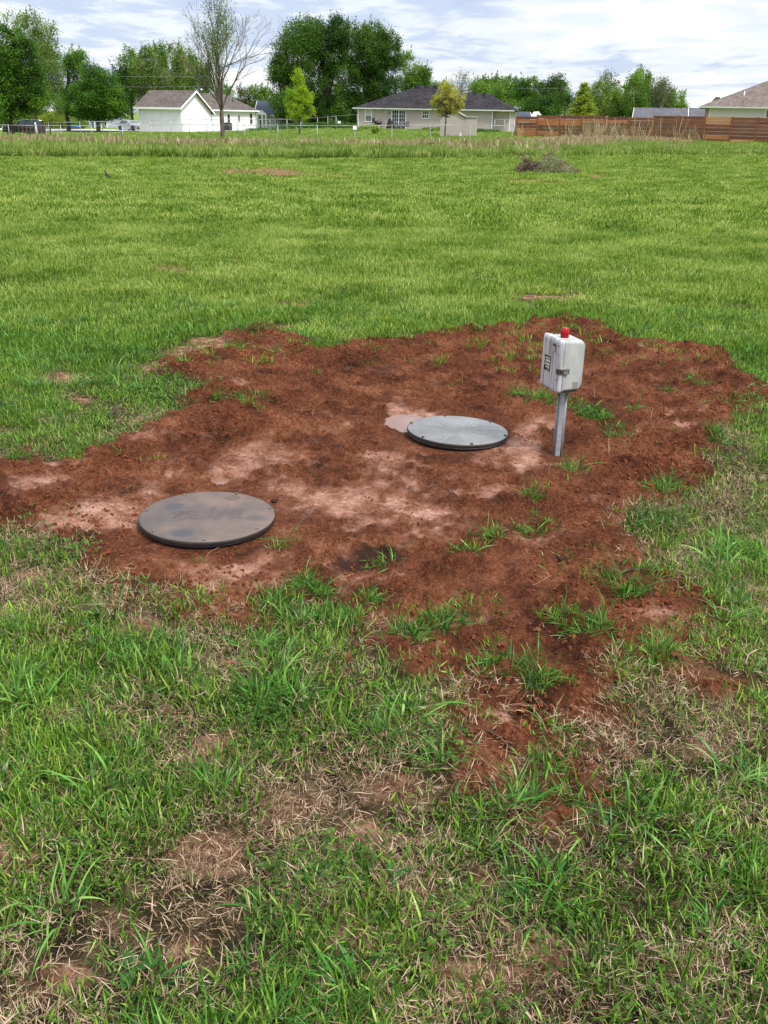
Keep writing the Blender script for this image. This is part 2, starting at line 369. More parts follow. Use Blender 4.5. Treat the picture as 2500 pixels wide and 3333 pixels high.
hz = big*so + mid*(0.010+0.034*rough_) + rough_*(clod*0.080+(ridged-0.75)*0.045+(fbm(gx, gy, 38, 2, 14)-.5)*0.026) + edge*0.055 + (1-so)*(fbm(gx, gy, 2.0, 3, 8)-0.5)*0.05 + so*0.012
for LC, rad in ((LID1, 0.36), (LID2, 0.34)):
    dl = np.hypot(gx-LC.x, gy-LC.y)
    kk = 1-sst(rad-0.03, rad+0.18, dl); hz = hz*(1-kk)+kk*0.004
PD = [(G(1325, 1372), 0.085, 0.060), (G(722, 1567), 0.030, 0.022)]    # two shallow puddles
PUD_Z = -0.004
for c, ra, rb in PD:
    dd = np.hypot((gx-c.x)/(ra*1.35), (gy-c.y)/(rb*2.6))+(fbm(gx, gy, 22, 3, 71)-0.5)*0.5
    kk = 1-sst(0.85, 1.45, dd); hz = hz*(1-kk)+kk*(-0.014)
PBP = G(1813, 1482); dl = np.hypot(gx-PBP.x, gy-PBP.y); kk = 1-sst(0.03, 0.22, dl); hz = hz*(1-kk)+kk*0.0
Hh[ff] += hz
HGRID = (xs, ys, Hh.reshape(GXX.shape))
def hat(x, y):
    xi = np.clip(np.searchsorted(xs, x)-1, 0, len(xs)-2); yi = np.clip(np.searchsorted(ys, y)-1, 0, len(ys)-2)
    g = HGRID[2]; tx = (x-xs[xi])/(xs[xi+1]-xs[xi]); ty = (y-ys[yi])/(ys[yi+1]-ys[yi])
    return (g[yi, xi]*(1-tx)+g[yi, xi+1]*tx)*(1-ty)+(g[yi+1, xi]*(1-tx)+g[yi+1, xi+1]*tx)*ty
def hat1(x, y): return float(hat(np.array([x]), np.array([y]))[0])

def ground_material():
    mt, t, b = newmat('ground')
    A = lambda n: N(t, 'ShaderNodeAttribute', attribute_name=n).outputs['Fac']
    geo = N(t, 'ShaderNodeNewGeometry'); pos = geo.outputs['Position']
    def nz(scale, detail=5, rough=0.6, st=None):
        n = N(t, 'ShaderNodeTexNoise'); n.inputs['Scale'].default_value = scale; n.inputs['Detail'].default_value = detail; n.inputs['Roughness'].default_value = rough
        if st:
            mp = N(t, 'ShaderNodeMapping'); mp.inputs['Scale'].default_value = st; t.links.new(pos, mp.inputs[0]); t.links.new(mp.outputs[0], n.inputs['Vector'])
        else: t.links.new(pos, n.inputs['Vector'])
        return n.outputs['Fac']
    soilc = ramp(t, wm('ADD', wm('MULTIPLY', nz(2.6, 8, 0.72), 0.60, tree=t), wm('MULTIPLY', nz(55, 5, 0.75), 0.40, tree=t), tree=t), [(0.39, (0.026,0.0082,0.0036)), (0.46, (0.076,0.0235,0.0098)), (0.53, (0.138,0.047,0.0205)), (0.63, (0.26,0.112,0.060))], 'LINEAR')
    crustc = ramp(t, wm('ADD', wm('MULTIPLY', nz(6, 8, 0.7), 0.65, tree=t), wm('MULTIPLY', nz(45, 5, 0.7), 0.35, tree=t), tree=t), [(0.38, (0.085,0.030,0.014)), (0.46, (0.16,0.068,0.040)), (0.53, (0.25,0.125,0.086)), (0.62, (0.37,0.225,0.175))], 'LINEAR')
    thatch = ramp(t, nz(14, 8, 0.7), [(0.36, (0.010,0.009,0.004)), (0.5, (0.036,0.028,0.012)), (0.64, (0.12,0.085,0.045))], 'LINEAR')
    barec = ramp(t, nz(13, 8, 0.75), [(0.36, (0.055,0.022,0.010)), (0.5, (0.20,0.098,0.055)), (0.64, (0.40,0.25,0.165))], 'LINEAR')
    farc = ramp(t, nz(0.35, 10, 0.72), [(0.3, (0.065,0.115,0.018)), (0.5, (0.12,0.19,0.034)), (0.7, (0.18,0.24,0.06))], 'LINEAR')
    s = N(t, 'ShaderNodeSeparateXYZ'); t.links.new(pos, s.inputs[0])
    yy = s.outputs['Y']
    far = N(t, 'ShaderNodeMapRange'); t.links.new(yy, far.inputs[0]); far.inputs[1].default_value = 8; far.inputs[2].default_value = 20
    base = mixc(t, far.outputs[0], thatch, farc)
    base = mixc(t, A('bare'), base, barec)
    sc = mixc(t, A('crust'), soilc, crustc)
    sc = mixc(t, A('dark'), sc, (0.035,0.014,0.009))
    c = mixc(t, A('soil'), base, sc)
    t.links.new(c, b.inputs['Base Color'])
    # damp crust shines a little, loose soil does not
    wet = wm('MULTIPLY', A('crust'), A('soil'), tree=t)
    rr = N(t, 'ShaderNodeMapRange'); t.links.new(wm('MULTIPLY', wet, ramp(t, nz(7, 5), [(0.35, 0.2), (0.6, 1.0)]), tree=t), rr.inputs[0]); rr.inputs[3].default_value = 0.88; rr.inputs[4].default_value = 0.42
    t.links.new(rr.outputs[0], b.inputs['Roughness'])
    b.inputs['Specular IOR Level'].default_value = 0.12
    bp = N(t, 'ShaderNodeBump'); bp.inputs['Distance'].default_value = 0.020; bp.inputs['Strength'].default_value = 1.0
    vo = N(t, 'ShaderNodeTexVoronoi'); vo.inputs['Scale'].default_value = 75; vo.inputs['Randomness'].default_value = 1; t.links.new(pos, vo.inputs['Vector'])
    vo2 = N(t, 'ShaderNodeTexVoronoi'); vo2.inputs['Scale'].default_value = 190; t.links.new(pos, vo2.inputs['Vector'])
    hgt = wm('MULTIPLY', wm('ADD', wm('SUBTRACT', wm('MULTIPLY', nz(45, 6, 0.75), 0.8, tree=t), wm('ADD', wm('MULTIPLY', vo.outputs['Distance'], 0.55, tree=t), wm('MULTIPLY', vo2.outputs['Distance'], 0.30, tree=t), tree=t), tree=t), wm('MULTIPLY', nz(130, 3, 0.7), 0.5, tree=t), tree=t), wm('SUBTRACT', 1.0, wm('MULTIPLY', wet, 0.55, tree=t), tree=t), tree=t)
    t.links.new(hgt, bp.inputs['Height']); t.links.new(bp.outputs[0], b.inputs['Normal'])
    return mt
nx, ny = len(xs), len(ys)
ii = (np.arange(ny-1)[:, None]*nx+np.arange(nx-1)[None, :]).ravel()
quads = np.stack([ii, ii+1, ii+nx+1, ii+nx], 1)
ground = np_mesh('ground', np.stack([fx, fy, Hh], 1), quads, ground_material(), attrs={'soil': soil, 'crust': crust, 'dark': dark, 'bare': bare}, smooth=True)
tag(ground, kind='structure')

def puddle(c, ra, rb, seed):
    n = 40; ang = np.linspace(0, 2*np.pi, n, endpoint=False)
    rr = 1.9+0.5*(fbm(np.cos(ang)*1.3+seed, np.sin(ang)*1.3, 1.0, 3, 5)-0.5)
    mb = MB(); mb.add([(c.x+ra*rr[i]*math.cos(a), c.y+rb*rr[i]*2.0*math.sin(a), PUD_Z) for i, a in enumerate(ang)]+[(c.x, c.y, PUD_Z)], [(i, (i+1) % n, n) for i in range(n)])
    mt = mat('muddy water', (0.20,0.115,0.085), (0.15,0.08,0.056), 6, 0.13, 0, 0.0004, 30, spec=0.6)
    tag(mb.build('puddle', mt, fix=False), kind='structure')
for k, (c, ra, rb) in enumerate(PD): puddle(c, ra, rb, k*9)
# concrete street far behind on the left
xa, xb = GX(95, 138, -1.0), GX(480, 146, -.9)
mb = MB(); n = 14
top = [(xa-20+(xb-xa+20)*i/n) for i in range(n+1)]
for i in range(n):
    x0, x1 = top[i], top[i+1]
    y0, y1 = 140.5, 147
    mb.add([(x0, y0, T(x0, y0)+.07), (x1, y0, T(x1, y0)+.07), (x1, y1, T(x1, y1)+.09), (x0, y1, T(x0, y1)+.09)], [(0, 1, 2, 3)])
tag(mb.build('concrete_road', mat('pale concrete', (0.62,0.60,0.57), (0.48,0.47,0.45), 1.2, 0.85)), kind='structure')

# ------------------------------------------------------------------ scattering (geometry nodes, for ground cover only)
def scatter(name, protos, pts, rot, scl, label, cat, seed=0):
    pc = bpy.data.collections.new(name+'_kinds')
    for p in protos: pc.objects.link(p)
    me = bpy.data.meshes.new(name); n = len(pts)
    me.vertices.add(n); me.vertices.foreach_set('co', np.asarray(pts, np.float32).ravel())
    a = me.attributes.new('rot', 'FLOAT_VECTOR', 'POINT'); a.data.foreach_set('vector', np.asarray(rot, np.float32).ravel())
    a = me.attributes.new('scl', 'FLOAT_VECTOR', 'POINT'); a.data.foreach_set('vector', np.asarray(scl, np.float32).ravel())
    a = me.attributes.new('idx', 'INT', 'POINT'); a.data.foreach_set('value', np.random.default_rng(seed).integers(0, len(protos), n).astype(np.int32))
    o = bpy.data.objects.new(name, me); COL.objects.link(o)
    g = bpy.data.node_groups.new(name, 'GeometryNodeTree')
    g.interface.new_socket('Geometry', in_out='INPUT', socket_type='NodeSocketGeometry'); g.interface.new_socket('Geometry', in_out='OUTPUT', socket_type='NodeSocketGeometry')
    gi = g.nodes.new('NodeGroupInput'); go = g.nodes.new('NodeGroupOutput')
    iop = g.nodes.new('GeometryNodeInstanceOnPoints'); ci = g.nodes.new('GeometryNodeCollectionInfo')
    ci.inputs['Collection'].default_value = pc; ci.inputs['Separate Children'].default_value = True; ci.inputs['Reset Children'].default_value = True
    def na(nm, ty):
        q = g.nodes.new('GeometryNodeInputNamedAttribute'); q.data_type = ty; q.inputs[0].default_value = nm
        return [s for s in q.outputs if s.enabled and s.name == 'Attribute'][0]
    e2r = g.nodes.new('FunctionNodeEulerToRotation')
    g.links.new(na('rot', 'FLOAT_VECTOR'), e2r.inputs[0])
    g.links.new(gi.outputs[0], iop.inputs['Points']); g.links.new(ci.outputs[0], iop.inputs['Instance'])
    iop.inputs['Pick Instance'].default_value = True
    g.links.new(na('idx', 'INT'), iop.inputs['Instance Index']); g.links.new(e2r.outputs[0], iop.inputs['Rotation']); g.links.new(na('scl', 'FLOAT_VECTOR'), iop.inputs['Scale'])
    g.links.new(iop.outputs[0], go.inputs[0])
    md = o.modifiers.new('scatter', 'NODES'); md.node_group = g
    return tag(o, label, cat, kind='stuff')

def blades(n, rad, h, w, lean, curl, seg=4, seed=0, flat=0.0, z0=0.0, rlo=0.0, rhi=1.0, fold=0.0):
    """arrays of curved, tapering blades growing from a disc"""
    g = np.random.default_rng(seed)
    rr = rad*np.sqrt(g.random(n)); ph = g.random(n)*2*np.pi
    bx, by = rr*np.cos(ph), rr*np.sin(ph)
    hh = h[0]+(h[1]-h[0])*g.random(n)**1.3; ww = w[0]+(w[1]-w[0])*g.random(n)
    out_ = ph+g.normal(0, 1.0, n)
    l0 = np.abs(g.normal(lean, lean*0.5+0.05, n)); cu = curl*(0.3+1.2*g.random(n))
    side = g.random(n)*np.pi if flat else out_+np.pi/2
    V = []; t_ = []
    dx, dy = np.cos(out_), np.sin(out_)
    sx, sy = np.cos(out_+np.pi/2+g.normal(0, 0.5, n)), np.sin(out_+np.pi/2+g.normal(0, 0.5, n))
    p = np.stack([bx, by, np.full(n, z0)], 1); ang = l0.copy()
    for s in range(seg+1):
        f = s/seg; wd = ww*(1-f**2.2)*0.5*(0.75+0.5*min(1, f*3)) if s < seg else ww*0.02
        off = np.stack([sx*wd, sy*wd, 0*wd], 1)
        V.append(p-off); V.append(p+off); t_.append(np.full(n, f)); t_.append(np.full(n, f))
        st = hh/seg
        p = p+np.stack([np.sin(ang)*dx*st, np.sin(ang)*dy*st, np.cos(ang)*st], 1)
        p[:, 2] = np.maximum(p[:, 2], 0.002)
        ang = np.minimum(ang+cu/seg, 2.6)
    V = np.stack(V, 1)               # n, 2*(seg+1), 3
    k = 2*(seg+1); q = []
    for s in range(seg): q.append([2*s, 2*s+1, 2*s+3, 2*s+2])
    Q = (np.arange(n)[:, None, None]*k+np.array(q)[None]).reshape(-1, 4)
    r = rlo+(rhi-rlo)*g.random(n)
    return V.reshape(-1, 3), Q, np.stack(t_, 1).ravel(), np.repeat(r, k)
def proto(name, parts, mt):
    Vs = []; Qs = []; ts = []; rs_ = []; b = 0
    for V, Q, t, r in parts:
        Vs.append(V); Qs.append(Q+b); ts.append(t); rs_.append(r); b += len(V)
    return np_mesh(name, np.concatenate(Vs), np.concatenate(Qs), mt, attrs={'t': np.concatenate(ts), 'r': np.concatenate(rs_)}, smooth=True, link=False)

GREENS = [(0.010,0.034,0.004), (0.048,0.125,0.011), (0.110,0.235,0.022), (0.28,0.41,0.07)]
M_lawn = leafmat('lawn grass', [(0.042,0.092,0.012), (0.132,0.225,0.032), (0.225,0.325,0.058), (0.42,0.46,0.17)], 0.4, 0.9, 0.45, wn=0.5)
M_near = leafmat('near grass', GREENS, 0.26, 1.2, 0.38, base_col=(0.09,0.12,0.03), wn=0.3, spec=0.45)
M_long = leafmat('long grass', [(0.014,0.052,0.010), (0.038,0.130,0.018), (0.080,0.23,0.034), (0.20,0.37,0.08)], 0.26, 1.5, 0.33, base_col=(0.11,0.16,0.05), wn=0.25, spec=0.5)
M_straw = leafmat('dry straw', [(0.055,0.034,0.020), (0.18,0.118,0.070), (0.34,0.24,0.155), (0.54,0.42,0.31)], 0.15, 2.0, 0.7, wn=0.25, spec=0.2)
M_clov = leafmat('clover leaf', [(0.022,0.055,0.009), (0.045,0.105,0.014), (0.10,0.18,0.03)], 0.3, 2.0, 0.45, wn=0.2)
M_tall = leafmat('tall meadow grass', [(0.040,0.080,0.012), (0.11,0.20,0.030), (0.20,0.29,0.060), (0.40,0.42,0.18)], 0.4, 0.8, 0.5, base_col=(0.025,0.05,0.012), wn=0.5)  # shade at the foot of the blades is put into the dark base colour
M_seed = leafmat('dry seed heads', [(0.19,0.17,0.09), (0.29,0.23,0.15), (0.40,0.30,0.22), (0.52,0.41,0.32)], 0.3, 0.3, 0.7, wn=0.25, spec=0.1)

P_lawn = [proto('lawn_tuft', [blades(26, 0.05, (0.03, 0.075), (0.0025, 0.0045), 0.35, 0.6, 3, 10+k)], M_near) for k in range(6)]
P_short = [proto('short_tuft', [blades(34, 0.06, (0.012, 0.04), (0.002, 0.0035), 0.7, 0.8, 2, 30+k)], M_near) for k in range(5)]
P_long = [proto('long_tuft', [blades(30, 0.055, (0.07, 0.21), (0.0035, 0.0075), 0.50, 1.3, 6, 50+k)], M_long) for k in range(6)]
P_straw = [proto('straw_mat', [blades(95, 0.11, (0.012, 0.055), (0.0009, 0.0021), 1.25, 0.55, 3, 70+k, z0=0.006)], M_straw) for k in range(6)]
P_mid = [proto('mid_tuft', [blades(70, 0.11, (0.028, 0.085), (0.004, 0.0075), 0.35, 0.6, 3, 90+k)], M_lawn) for k in range(6)]
P_far = [proto('far_tuft', [blades(110, 0.28, (0.03, 0.085), (0.010, 0.020), 0.35, 0.5, 2, 110+k)], M_lawn) for k in range(5)]
P_tall = [proto('tall_tuft', [blades(56, 0.28, (0.20, 0.56), (0.014, 0.030), 0.16, 0.45, 4, 130+k)], M_tall) for k in range(5)]
def seedheads(n, rad, h, w, seed):
    V, Q, t, r = blades(n, rad, h, w, 0.12, 0.25, 4, seed)
    V2 = V.reshape(n, -1, 3).copy()
    # widen the top two segments into a plume
    for s, wd in ((2, 0.25), (3, 1.5), (4, 0.7)):
        c = (V2[:, 2*s]+V2[:, 2*s+1])/2; dlt = (V2[:, 2*s+1]-V2[:, 2*s]); nn_ = np.linalg.norm(dlt, axis=1, keepdims=True)+1e-9
        u = dlt/nn_*(w[1]*wd)
        V2[:, 2*s] = c-u; V2[:, 2*s+1] = c+u
    return V2.reshape(-1, 3), Q, t, r
P_seed = [proto('seed_tuft', [seedheads(14, 0.36, (0.36, 0.64), (0.008, 0.016), 150+k)], M_seed) for k in range(4)]
P_cane = [proto('cane_tuft', [seedheads(9, 0.30, (0.6, 1.9), (0.009, 0.012), 170+k)], M_seed) for k in range(4)]
def clover(n, rad, s, seed):
    g = np.random.default_rng(seed); V = []; Q = []; r = []
    for i in range(n):
        a = g.random()*6.28; d = rad*math.sqrt(g.random()); c = np.array([d*math.cos(a), d*math.sin(a), 0.008+0.022*g.random()]); rv = g.random()
        for k in range(3):
            q = a+k*2.09+g.normal(0, .2); u = np.array([math.cos(q), math.sin(q), g.normal(0.1, .3)]); w_ = np.array([-math.sin(q), math.cos(q), g.normal(0, .3)]); ss = s*(0.6+0.8*g.random())
            b = len(V); V += [c, c+u*ss*.6+w_*ss*.5, c+u*ss*1.05, c+u*ss*.6-w_*ss*.5]; Q.append([b, b+1, b+2, b+3]); r += [rv]*4
    V = np.array(V); return V, np.array(Q), np.full(len(V), 0.8), np.array(r)
P_clov = [proto('clover_tuft', [clover(34, 0.07, 0.0062, 190+k)], M_clov) for k in range(4)]

def area_pts(n, x0f, x1f, y0, y1, g, power=1.0):
    """points in the camera's wedge of ground, uniform over the ground between depths y0 and y1"""
    y = y0+(y1-y0)*g.random(n)
    hw = 0.43*(y*cp+CAM_H*sp_)*1.0+0.25
    keep = g.random(n) < hw/(0.43*(y1*cp+CAM_H*sp_)+0.25)
    y = y[keep]; hw = hw[keep]; x = (g.random(len(y))*2-1)*hw*1.12
    return x, y
def field_n(y0, y1, dens): return int((y1-y0)*2*(0.43*(y1*cp+CAM_H*sp_)+0.25)*1.12*dens)
def lids_clear(x, y, r=0.33):
    k = (np.hypot(x-LID1.x, y-LID1.y) > r) & (np.hypot(x-LID2.x, y-LID2.y) > r)
    return k
def put(name, protos, x, y, smin, smax, label, cat, seed=0, tilt=0.15, z=None, zs=None, sink=0.004):
    g = np.random.default_rng(seed+999); n = len(x)
    z = hat(x, y)-sink if z is None else z
    s = smin+(smax-smin)*g.random(n)
    sv = np.stack([s, s, s*(zs if zs is not None else 1)], 1)
    rot = np.stack([g.normal(0, tilt, n), g.normal(0, tilt, n), g.random(n)*6.283], 1)
    return scatter(name, protos, np.stack([x, y, z], 1), rot, sv, label, cat, seed)

# --- near field
g = np.random.default_rng(5)
NY0, NY1 = 1.0, 8.6
def near_fields(x, y):
    sdd = soil_sd(x, y); so_ = sst(-0.02, 0.14, sdd)
    ba = blobs(x, y, BARE); lu = blobs(x, y, LUSH)
    n_ = fbm(x, y, 2.6, 4, 301); n2_ = fbm(x, y, 7.0, 3, 305)
    return sdd, so_, ba, lu, n_, n2_
def green_density(x, y):
    sdd, so_, ba, lu, n_, n2_ = near_fields(x, y)
    base = 0.60+0.40*sst(4.2, 6.2, y)
    d = base+(n_-0.5)*2.1*(1-0.55*sst(5, 8, y))+(n2_-0.5)*0.9+lu*0.75-ba*(1.25+0.6*sst(4.5, 6, y))
    return np.clip(d, 0, 1)*(1-so_*(1-0.75*np.clip(lu*1.1+(n_-.5)*1.6-.1, 0, 1)*sst(0.75, 0.1, sdd)*(y < 4.6)))*(1-np.where(y < 5, 0.50, 0.62)*np.exp(-np.abs(sdd)/np.where(y < 5, 0.24, 0.34))*(0.5+fbm(x, y, 2.2, 3, 88))), sdd, lu, ba
# short turf everywhere it is green
x, y = area_pts(field_n(NY0, 9.0, 900), 0, 0, NY0, 9.0, g)
d, sdd, lu, ba = green_density(x, y); k = (g.random(len(x)) < np.clip(d**1.2+.10*(sdd < 0)*(ba < .5), 0, 1)) & lids_clear(x, y)
put('turf', P_short, x[k], y[k], 0.8, 1.6, 'low green turf covering the ground nearest the camera', 'grass', 1)
x, y = area_pts(field_n(NY0, 9.0, 330), 0, 0, NY0, 9.0, g)
d, sdd, lu, ba = green_density(x, y); k = (g.random(len(x)) < np.clip(d-0.12+0.35*sst(5, 8, y), 0, 1)**1.4) & lids_clear(x, y)
put('lawn_grass', P_lawn, x[k], y[k], 0.7, 1.35, 'upright green blades of the lawn around the bare red soil', 'grass', 2)
# long arching tufts
x, y = area_pts(field_n(NY0, 9.0, 105), 0, 0, NY0, 9.0, g)
d, sdd, lu, ba = green_density(x, y); k = (g.random(len(x)) < np.clip(lu*0.75+0.16*(d > 0.6)+0.10*(y > 5.5), 0, 1)*(d > 0.12)) & lids_clear(x, y)
xl, yl = x[k], y[k]
# tufts standing in the soil, where the photo has them
ISL = [(1120,862,14,8),(1145,868,12,10),(1165,875,14,12),(1185,880,10,12),(1235,888,14,10),(1262,895,14,14),(1285,905,14,14),(1302,922,8,10),(1325,945,10,12),(1330,958,8,8),(1240,1030,14,9),(1215,1025,8,5),
 (1150,1078,12,12),(1065,1165,14,8),(998,1192,12,6),(1178,1135,8,5),(1135,1150,8,5),(1425,1062,22,9),(1440,1055,14,8),(1470,1072,10,6),(1410,1120,30,10),(1370,1125,14,8),(1450,1125,20,10),(1350,1298,22,9),(1375,1300,14,7),
 (840,1218,10,4),(1300,768,5,8),(1368,890,10,6),(1480,830,10,7),(1500,825,12,6),(1520,838,10,6),(1440,848,6,6),(505,888,14,7),(545,905,12,5),(470,890,8,5),(560,880,6,4),(600,775,10,5),(520,770,20,7),(545,738,12,8),
 (660,1270,20,14),(690,1285,16,10),(620,1180,6,4),(950,1345,30,8),(880,1365,26,8),(1000,1340,14,6),(720,1340,24,12),(760,1330,12,10),(590,1310,40,12),(1210,1340,10,8),(1250,1380,14,8),(330,925,14,8),(155,985,14,6),(30,1000,14,9),
 (415,850,18,10),(800,1300,6,4),(1600,800,20,8),(1620,870,20,8),(1585,890,14,6),(1290,1360,18,8),(1180,1480,20,10),(1130,1450,14,6),(1060,1430,14,8),(1310,1270,14,6),(1390,1250,16,8),(1450,1040,10,5),(1550,960,14,12)]
ix, iy = [], []
for (a, b, ra, rb) in ISL:
    for q in range(max(2, int(ra*rb/26))):
        p = G((a+g.normal(0, ra*0.5))*K, (b+g.normal(0, rb*0.5))*K); ix.append(p.x); iy.append(p.y)
ix, iy = np.array(ix), np.array(iy); kk = lids_clear(ix, iy, 0.36); ix, iy = ix[kk], iy[kk]
put('long_grass', P_long, xl, yl, 0.40, 0.98, 'long dark arching grass tufts in the lawn and along the soil', 'grass', 3)
jx = np.repeat(ix, 3)+g.normal(0, 0.03, 3*len(ix)); jy = np.repeat(iy, 3)+g.normal(0, 0.03, 3*len(ix))
# sparse sprigs over the soil
x, y = area_pts(field_n(NY0, 9.0, 16), 0, 0, NY0, 9.0, g); sdd = soil_sd(x, y)
cr_ = blobs(x, y, CRUST)
k = (sdd > -0.02) & (g.random(len(x)) < np.exp(-sdd/0.30)+0.04) & lids_clear(x, y, .36) & (cr_ < 0.35)
P_isle = [proto('isle_tuft', [blades(9, 0.035, (0.04, 0.15), (0.003, 0.006), 0.6, 1.2, 5, 350+q)], M_long) for q in range(6)]
put('soil_tufts', P_isle, np.concatenate([ix, jx[::2]]), np.concatenate([iy, jy[::2]]), 0.45, 1.0, 'thin green tufts standing singly in the red soil', 'grass', 31, tilt=.55)
put('grass_sprigs', P_lawn, np.concatenate([jx[1::2], x[k]]), np.concatenate([jy[1::2], y[k]]), 0.3, 0.8, 'small green sprigs pushing through the red soil', 'grass', 4)
# clover
x, y = area_pts(field_n(NY0, 7.0, 150), 0, 0, NY0, 7.0, g)
d, sdd, lu, ba = green_density(x, y); cl = fbm(x, y, 3.1, 3, 401)
k = (g.random(len(x)) < sst(0.54, 0.68, cl)*(d > 0.2)*0.75)
put('clover', P_clov, x[k], y[k], 0.8, 1.5, 'low clover leaves spread between the grass blades', 'clover', 5)
# dead straw
x, y = area_pts(field_n(NY0, 6.5, 420), 0, 0, NY0, 6.5, g)
sdd, so_, ba, lu, n_, n2_ = near_fields(x, y)
k = (g.random(len(x)) < np.clip(0.70-0.65*lu+0.35*ba-0.55*blobs(x, y, [(a, b, c*0.5, d_*0.5, e) for a, b, c, d_, e in BARE])+0.3*(n2_-.5), 0.05, 1)*(1-so_)*(1-0.75*sst(3.6, 5.5, y)))
put('dry_straw', P_straw, x[k], y[k], 0.6, 1.25, 'dead tan straw lying between the green patches nearest the camera', 'straw', 6)
x, y = area_pts(field_n(NY0, 9.0, 30), 0, 0, NY0, 9.0, g); sdd = soil_sd(x, y); cr_ = blobs(x, y, CRUST)
k = (sdd > 0) & (g.random(len(x)) < 0.9*np.exp(-sdd/0.45)*(cr_ < 0.4)) & lids_clear(x, y, .36)
P_bits = [proto('straw_bits', [blades(5, 0.10, (0.02, 0.07), (0.001, 0.0022), 1.4, 0.3, 3, 270+q, z0=0.006)], M_straw) for q in range(4)]
put('straw_scraps', P_bits, x[k], y[k], 0.6, 1.3, 'scattered dry stalks lying on the red soil', 'straw', 7)

# --- middle and far lawn
def lawn_far(name, y0, y1, dens, protos, smin, smax, label, seed, zlo=0.0):
    x, y = area_pts(field_n(y0, y1, dens), 0, 0, y0, y1, g)
    ba = blobs(x, y, BARE) if y1 <= 60 else 0
    n_ = fbm(x, y, 0.5, 5, 511)
    d = np.clip(1.1-ba*1.25+(n_-0.5)*1.0, 0.04, 1)*(soil_sd(x, y) < -0.12)
    k = g.random(len(x)) < d
    x, y = x[k], y[k]
    hs = 0.65+0.8*(fbm(x, y, 0.9, 4, 77+seed)-0.2)
    return put(name, protos, x, y, smin, smax, label, 'grass', seed, zs=hs)
lawn_far('mown_lawn', 7.6, 17, 130, P_mid, 0.75, 1.2, 'bright green mown grass just behind the red soil', 11)
lawn_far('wide_lawn', 16, 60, 27, P_far, 0.8, 1.2, 'wide mown lawn reaching back to the tall grass', 12)
lawn_far('yard_lawn', 44, 128, 3.2, P_far, 1.2, 2.2, 'mown back yards around the white and beige houses', 13)
# --- the unmown band
def band_front(x): return np.interp(x, [-18, 0, 12, 20, 30], [37, 42, 51, 56, 60])+(fbm(x, x*0, 0.35, 3, 5)-0.5)*1.6
def band_back(x): return np.interp(x, [-20, 0, 8, 14, 30], [47, 53, 61, 80, 84])
x, y = area_pts(field_n(35, 84, 17), 0, 0, 35, 84, g)
fr = band_front(x); bk = band_back(x)
k = (y > fr) & (y < bk+(fbm(x, y, 0.4, 3, 6)-0.5)*6) & (x < 25+(fbm(y, x, .5, 2, 8)-.5)*6)
x, y = x[k], y[k]; hs = (0.55+0.9*(fbm(x, y, 0.35, 4, 61)-0.2))*(1-0.35*sst(18, 26, x))
put('tall_grass', P_tall, x, y, 0.8, 1.15, 'unmown band of tall green grass across the back of the lawn', 'grass', 21, zs=hs)
x, y = area_pts(field_n(35, 84, 9), 0, 0, 35, 84, g)
fr = band_front(x)+3; bk = band_back(x)+1
nn_ = fbm(x, y, 0.16, 3, 91); u = (y-fr)/(bk-fr)
w = sst(0.35, 0.8, u+(nn_-0.5)*0.9)*0.9+sst(0.66, 0.76, fbm(x, y, 0.30, 3, 95))*0.5
w = w*(0.45+0.55*sst(-3, 6, x))
w = w*(0.25+1.5*sst(0.35, 0.65, fbm(x, y, 0.45, 4, 97)))
w = w*(0.5+0.5*sst(-4, 4, x))
k = (y > fr-1) & (y < bk) & (g.random(len(x)) < w) & (x < 22)
put('seed_heads', P_seed, x[k], y[k], 0.85, 1.2, 'pinkish tan seed heads standing over the tall green grass', 'grass', 22)
# dead canes against the wooden fence
pxs = np.concatenate([g.normal(1975, 90, 52), g.normal(2225, 26, 13), g.random(14)*400+1650]); yy_ = 81+g.random(len(pxs))*9
xx_ = np.array([GX(a, b) for a, b in zip(pxs, yy_)]); lim = 104-(xx_-13.85)*0.97
k = (yy_ < lim-1.0) & (pxs > 1660)
put('dead_canes', P_cane, xx_[k], yy_[k], 0.7, 1.2, 'tall bleached dead stalks standing in front of the wooden fence', 'reeds', 23, tilt=0.1)

# crumbs of soil
def rock(seed, n=1):
    bm = bmesh.new(); bmesh.ops.create_icosphere(bm, subdivisions=2, radius=1)
    r_ = random.Random(seed); off = Vector((r_.random()*9, r_.random()*9, r_.random()*9))
    from mathutils import noise
    for v in bm.verts:
        v.co = v.co*(0.72+0.5*noise.noise(v.co*1.3+off)+0.22*noise.noise(v.co*3.1+off)); v.co.z *= 0.75
    me = bpy.data.meshes.new('crumb'); bm.to_mesh(me); bm.free(); return me
M_crumb = mat('soil crumb', (0.16,0.050,0.020), (0.075,0.022,0.008), 0.9, 0.95, spec=0.2)
prot = []
for q in range(6):
    me = rock(q); me.materials.append(M_crumb); prot.append(bpy.data.objects.new('soil_crumb', me))
x, y = area_pts(field_n(1.6, 9.0, 3600), 0, 0, 1.6, 9.0, g); sdd = soil_sd(x, y)
cr_ = blobs(x, y, CRUST); nn_ = fbm(x, y, 3.2, 4, 611)
k = (sdd > -0.05) & (g.random(len(x)) < np.clip(0.9*sst(0.40, 0.60, nn_)+0.12-0.80*cr_+0.35*np.exp(-((sdd-0.2)/0.25)**2), 0, 1)) & lids_clear(x, y, .32)
x, y = x[k], y[k]; s = 0.0016+(0.0075+0.006*np.exp(-((sdd[k]-0.2)/0.3)**2))*g.random(len(x))**4.0
gg = np.random.default_rng(3)
scatter('soil_crumbs', prot, np.stack([x, y, hat(x, y)+s*0.2], 1), gg.random((len(x), 3))*6.28, np.stack([s, s, s], 1), 'fine crumbs of loose red soil', 'soil', 8)
